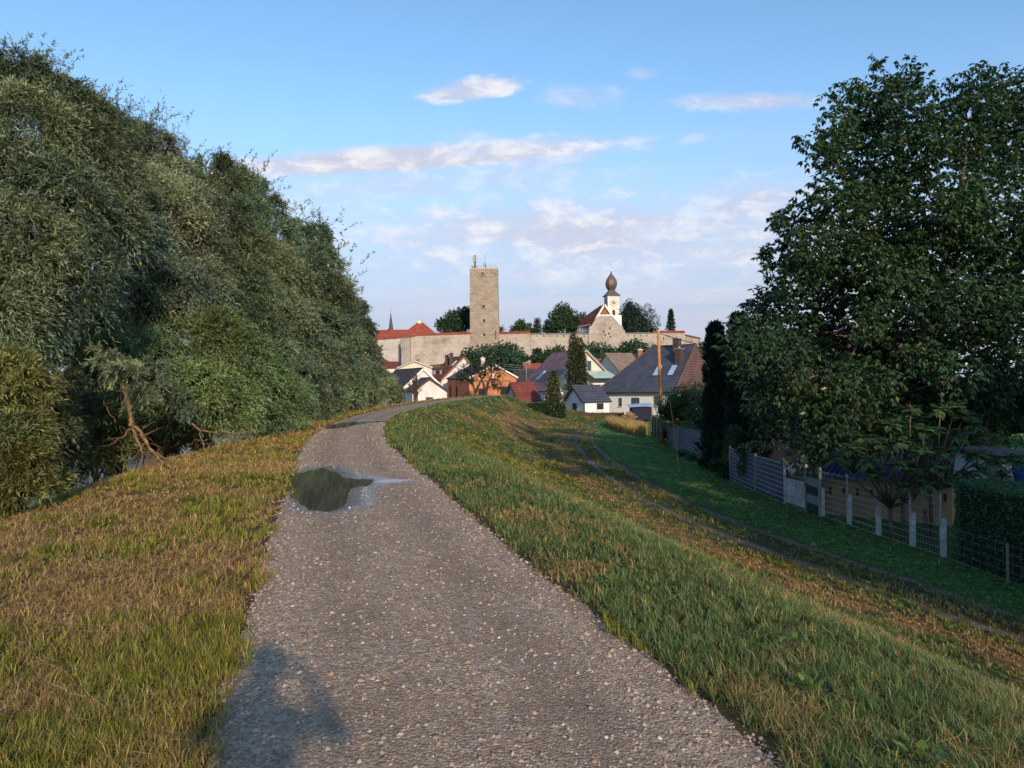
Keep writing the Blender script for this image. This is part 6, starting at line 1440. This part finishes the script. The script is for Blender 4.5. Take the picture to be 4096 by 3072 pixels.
for lumps, lab in [([(3080, 1640, 40, 1.2), (3150, 1700, 39, 1.1), (3060, 1740, 39, .9), (3180, 1600, 41, 1.2)], 'dark garden bush filling the space under the walnut beside the cypresses'),
   ([(3330, 1640, 42, 1.3), (3420, 1700, 41, 1.2), (3300, 1720, 41, 1.2), (3450, 1620, 42, 1.2), (3380, 1780, 39, 1.0)], 'dark garden bush behind the blue tiled roof'),
   ([(3570, 1640, 43, 1.4), (3650, 1720, 42, 1.3), (3560, 1760, 41, 1.1), (3720, 1640, 43, 1.4)], 'dark garden bush behind the walnut trunk'),
   ([(3820, 1620, 44, 1.4), (3900, 1700, 43, 1.3), (3830, 1740, 43, 1.2), (3980, 1640, 44, 1.4), (4080, 1690, 44, 1.3), (4150, 1620, 44, 1.4)], 'dark garden bush rising behind the white garage')]:
    broad(lumps, 1100 * len(lumps), .22, lab, (.028, .052, .024), 'garden_bush', 'bush', 'bushes in the garden behind the walnut', r0=.1, hi=1.2)
# ------------------------------------------------------------------ sumac
SB = GP(3690, 2120); SB = np.array([PX(3690, 23.6)[0], 23.6, RZ])
t = thing('sumac_tree', SB, 'staghorn sumac with feathery fronds and dark red cones before the walnut', 'tree')
tips = [(3350, 1830, 22.9), (3600, 1770, 22.4), (3860, 1660, 24.0), (3930, 1880, 22.0), (4010, 1900, 22.6), (3740, 1870, 21.8), (3650, 1880, 22.2), (3500, 1900, 22.4), (3400, 1790, 22.6), (3470, 1840, 22.2), (3560, 1700, 22.8), (3640, 1640, 23.5), (3690, 1720, 22.3), (3760, 1640, 23.6), (3820, 1630, 24), (3830, 1740, 22.6), (3900, 1700, 23.6), (3960, 1750, 23.2), (4030, 1760, 23.8), (3900, 1820, 22.2), (3980, 1850, 22.4), (3780, 1810, 22.0), (3680, 1810, 21.9), (3590, 1860, 22), (3620, 1950, 22.2), (3700, 1940, 21.8), (3800, 1930, 22), (4060, 1840, 23.5), (3520, 1780, 22.8), (3870, 1900, 22.6), (3450, 1750, 23.6), (3740, 1730, 22.9)]
mb = MB(); stems = [P(3700, 2040, 23.4), P(3610, 2010, 23.2), P(3560, 2030, 23.0), P(3720, 1960, 23.4)]
for s_ in stems: mb.tube([np.array([s_[0] + .05, s_[1], RZ - .2]), s_], [.08, .055], 7)
for q_ in tips:
    p_ = P(*q_); s_ = min(stems, key=lambda a: np.linalg.norm(a - p_)); mb.tube([s_, (s_ + p_) / 2 + rng.normal(0, .08, 3) - [0, 0, .1], p_], [.045, .03, .016], 6)
mb.build('trunk', M['bark'], t, True)
Vs, Cs = [], []
for q_ in tips:
    p_ = P(*q_)
    for f in range(26):
        th = f * 2.4 + random.uniform(-.3, .3); el_ = random.uniform(-.3, 1.0); Lf = random.uniform(.38, .60)
        dr = np.array([math.cos(th) * math.cos(el_), math.sin(th) * math.cos(el_), math.sin(el_)]); m_ = 13; s_ = np.linspace(.12, 1, m_); ax_ = p_ + dr * (s_ * Lf)[:, None]; ax_[:, 2] -= .38 * Lf * s_ ** 2
        side = unit(np.cross(dr, [0, 0, 1.])); tg = dr - np.array([0, 0, .7]) * .4
        for sg in (-1, 1):
            d_ = unit(np.tile(side * sg + tg * .35 - np.array([0, 0, .30]), (m_, 1)) + rng.normal(0, .08, (m_, 3))); ll = .125 * np.sin(np.clip(s_ * 1.05, 0, 1) * 2.6 + .35)
            colr = np.tile(np.array([.055, .105, .040]) * random.uniform(.6, 1.5) * (np.array([1.4, 1.35, .8]) if random.random() < .12 else 1), (m_, 1)); V, C_ = leafquads(ax_, d_, np.abs(ll) * 1.15, .036, colr, unit(np.tile(np.array([0, 0, .6]) + np.array([dr[0], dr[1], 0]) * .9, (m_, 1)) + rng.normal(0, .3, (m_, 3)))); Vs.append(V); Cs.append(C_)
bigmesh('crown', np.concatenate(Vs), 4, LEAF, t, np.concatenate(Cs))
for i in (1, 4, 7, 9, 11, 12, 14, 17, 19, 21):
    p_ = P(*tips[i]); MB().lathe(p_[:2], [(.015, p_[2]), (.045, p_[2] + .05), (.04, p_[2] + .13), (.008, p_[2] + .21)], 8).build('fruit_cone', mat('sumac_red', (.10, .012, .015), (.16, .02, .02), 30), t)

# ------------------------------------------------------------------ weeds on the near slope
def weed(px, py, s, label, col, nlv=11):
    p_ = GP(px, py, 0.0); z = float(H(p_[0], p_[1])); t = thing('broadleaf_weed', (p_[0], p_[1], z), label, 'plant', 'broad-leaved weeds in the grass by the path')
    Vs, Cs = [], []
    for k in range(nlv):
        th = k * 2.4; el_ = random.uniform(.35, 1.2); d0 = np.array([math.cos(th) * math.cos(el_), math.sin(th) * math.cos(el_), math.sin(el_)]); st_ = np.array([p_[0], p_[1], z]) + d0 * s * .9
        V, C_ = leafquads(st_[None], unit((d0 * .8 + [0, 0, -.15])[None]), s * random.uniform(.6, 1), s * .6, np.array([col]) * random.uniform(.7, 1.3), unit(np.array([[-d0[0] * .3, -d0[1] * .3, 1.]]))); Vs.append(V); Cs.append(C_)
    bigmesh('leaves', np.concatenate(Vs), 4, LEAF, t, np.concatenate(Cs))
    sm_ = MB()
    for k in range(nlv):
        th = k * 2.4; sm_.tube([(p_[0], p_[1], z), (p_[0] + math.cos(th) * s * .5, p_[1] + math.sin(th) * s * .5, z + s * .7)], .003, 4)
    sm_.build('stems', M['bark'], t)
for px, py, s, lab in [(2440, 2330, .07, 'yellow-green weed rosette on the path edge, farthest up the slope'), (2540, 2390, .06, 'small weed just below the farthest rosette'), (2600, 2370, .06, 'weed leaves in tall grass above the gravel edge'), (3170, 2560, .07, 'upright pale leafed weed in the middle of the right verge'), (3230, 2760, .08, 'broad dock leaves among dry tufts on the right verge'), (3400, 2780, .06, 'small broad weed right of the dock leaves'), (3680, 3050, .09, 'large bright leaf cut by the bottom edge of the picture'), (2900, 2640, .05, 'tiny dark weed at the gravel edge')]:
    weed(px, py, s * .95, lab, (.09, .15, .025))

# ------------------------------------------------------------------ the photographer, just behind the camera, and tall trees out of view that shade the right side
def person():
    J = dict(pel=(0, -.50, .96), sp=(0, -.50, 1.18), ch=(0, -.49, 1.36), nk=(0, -.47, 1.50), hd=(0, -.44, 1.60), top=(0, -.44, 1.72),
             ls=(-.19, -.49, 1.42), le=(-.36, -.36, 1.30), lh=(-.12, -.20, 1.52), rs=(.19, -.49, 1.42), re=(.36, -.36, 1.30), rh=(.12, -.20, 1.52),
             lp=(-.10, -.50, .90), lk=(-.13, -.47, .50), la=(-.14, -.52, .09), lt=(-.15, -.36, .05), rp=(.10, -.50, .90), rk=(.13, -.48, .50), ra=(.14, -.52, .09), rt=(.15, -.36, .05))
    rd = dict(pel=.15, sp=.13, ch=.15, nk=.055, hd=.09, top=.07, ls=.065, le=.045, lh=.030, rs=.065, re=.045, rh=.030, lp=.09, lk=.06, la=.045, lt=.04, rp=.09, rk=.06, ra=.045, rt=.04)
    E = [('pel', 'sp'), ('sp', 'ch'), ('ch', 'nk'), ('nk', 'hd'), ('hd', 'top'), ('ch', 'ls'), ('ls', 'le'), ('le', 'lh'), ('ch', 'rs'), ('rs', 're'), ('re', 'rh'), ('pel', 'lp'), ('lp', 'lk'), ('lk', 'la'), ('la', 'lt'), ('pel', 'rp'), ('rp', 'rk'), ('rk', 'ra'), ('ra', 'rt')]
    ks = list(J); V = [J[k] for k in ks]; E = [(ks.index(a), ks.index(b_)) for a, b_ in E]; R2 = [rd[k] for k in ks]
    for sg, hn in ((-1, 'lh'), (1, 'rh')):       # five bent fingers each side, closing round the phone edge
        h0 = np.array(J[hn]); 
        for f in range(5):
            b0 = h0 + [-sg * .012, .02 + .012 * (f % 2), .045 - .018 * f]; m0 = b0 + [-sg * .02, .035, .004]; e0 = m0 + [-sg * (.028 if f else .02), .008, .006]
            k = len(V); V += [tuple(b0), tuple(m0), tuple(e0)]; R2 += [.010, .009, .007]; E += [(ks.index(hn), k), (k, k + 1), (k + 1, k + 2)]
    t = thing('person', (0, -.5, float(H(0, -.5))), 'person in jeans and dark shirt at the viewpoint, holding up a phone', 'person')
    me = bpy.data.meshes.new('body'); me.from_pydata(V, E, []); o = bpy.data.objects.new('body', me); COL.objects.link(o); o.parent = t; o.location = -worldloc(t)
    o.location.z += float(pathz(np.array([0.]), np.array([-.5]))[0])
    sk = o.modifiers.new('skin', 'SKIN'); 
    for i, r_ in enumerate(R2): me.skin_vertices[0].data[i].radius = (r_, r_)
    me.skin_vertices[0].data[0].use_root = True
    sb = o.modifiers.new('smooth', 'SUBSURF'); sb.levels = 1; sb.render_levels = 1
    pmx = mat('person_clothes', (.02, .025, .04), fn=lambda q, v, c, p: q.mix(q.ramp(q.node('ShaderNodeSeparateXYZ').outputs[2], 0, 1), c, c)) if False else mat('person_skin', (.45, .27, .19), rough=.6)
    me.materials.append(pmx)
    cl_ = MB(); 
    cl_.lathe((0, -.50), [(.165, .93), (.155, 1.1), (.18, 1.3), (.19, 1.42), (.08, 1.5)], 16); cl_.build('shirt', mat('dark_shirt', (.03, .04, .06)), t)
    jn = MB(); jn.lathe((0, -.50), [(.10, .80), (.165, .86), (.168, .95)], 14)
    for sg in (-1, 1): jn.tube([(sg * .10, -.5, .90), (sg * .13, -.475, .50), (sg * .14, -.52, .10)], [.11, .08, .065], 12)
    jn.build('jeans', mat('jeans', (.04, .06, .12)), t)
    MB().lathe((0, -.46), [(.105, 1.60), (.112, 1.68), (.08, 1.75), (.02, 1.775)], 14).build('hair', mat('hair', (.05, .03, .02)), t)
    fa = MB(); 
    for sg in (-1, 1): fa.lathe((sg * .035, -.352), [(.004, 1.622), (.012, 1.63), (.004, 1.638)], 8)
    fa.build('eyes', M['white'], t); MB().tube([(0, -.352, 1.63), (0, -.325, 1.60), (0, -.345, 1.592)], [.008, .013, .008], 6).build('nose', pmx, t)
    MB().tube([(-.022, -.348, 1.568), (0, -.343, 1.566), (.022, -.348, 1.568)], .006, 6).build('mouth', mat('lips', (.35, .12, .10)), t)
    ph = tagit(MB().box((0, -.145, 1.515), (.155, .009, .075)).build('mobile_phone', M['dark']), 'black mobile phone held sideways in both hands at the viewpoint', 'phone')
person()
G_O = 'tall trees outside the view on the right'
def shade_tree(x, y, h, r, lab, n=3600):
    z = float(H(x, y)); t = thing('garden_tree', (x, y, z), lab, 'tree', G_O); cl_ = ell_clumps((x, y, z + h * .6), (r, r, h * .42), 16, r * .48)
    limbs((x, y, z), cl_, .35, t); foliage(cl_, n, .42, t, (.05, .085, .03), .5, .8)
SHADE = [(19.8, 5, 10, 3.2, 'small round tree outside the view beside the hedge'),
         (21, -8, 13, 4.2, 'broad tree outside the view, nearest behind the viewpoint on the right'),
         (28, -3, 17, 5.0, 'tall broad tree outside the view, second behind the right edge'), (34, 5, 19, 5.5, 'tall broad tree outside the view beyond the clipped hedge'),
         (41, 15, 19, 5.5, 'tall broad tree outside the view right of the walnut'), (46, 26, 18, 5.5, 'farthest tall tree outside the view on the right')]
for a_ in SHADE: shade_tree(*a_)
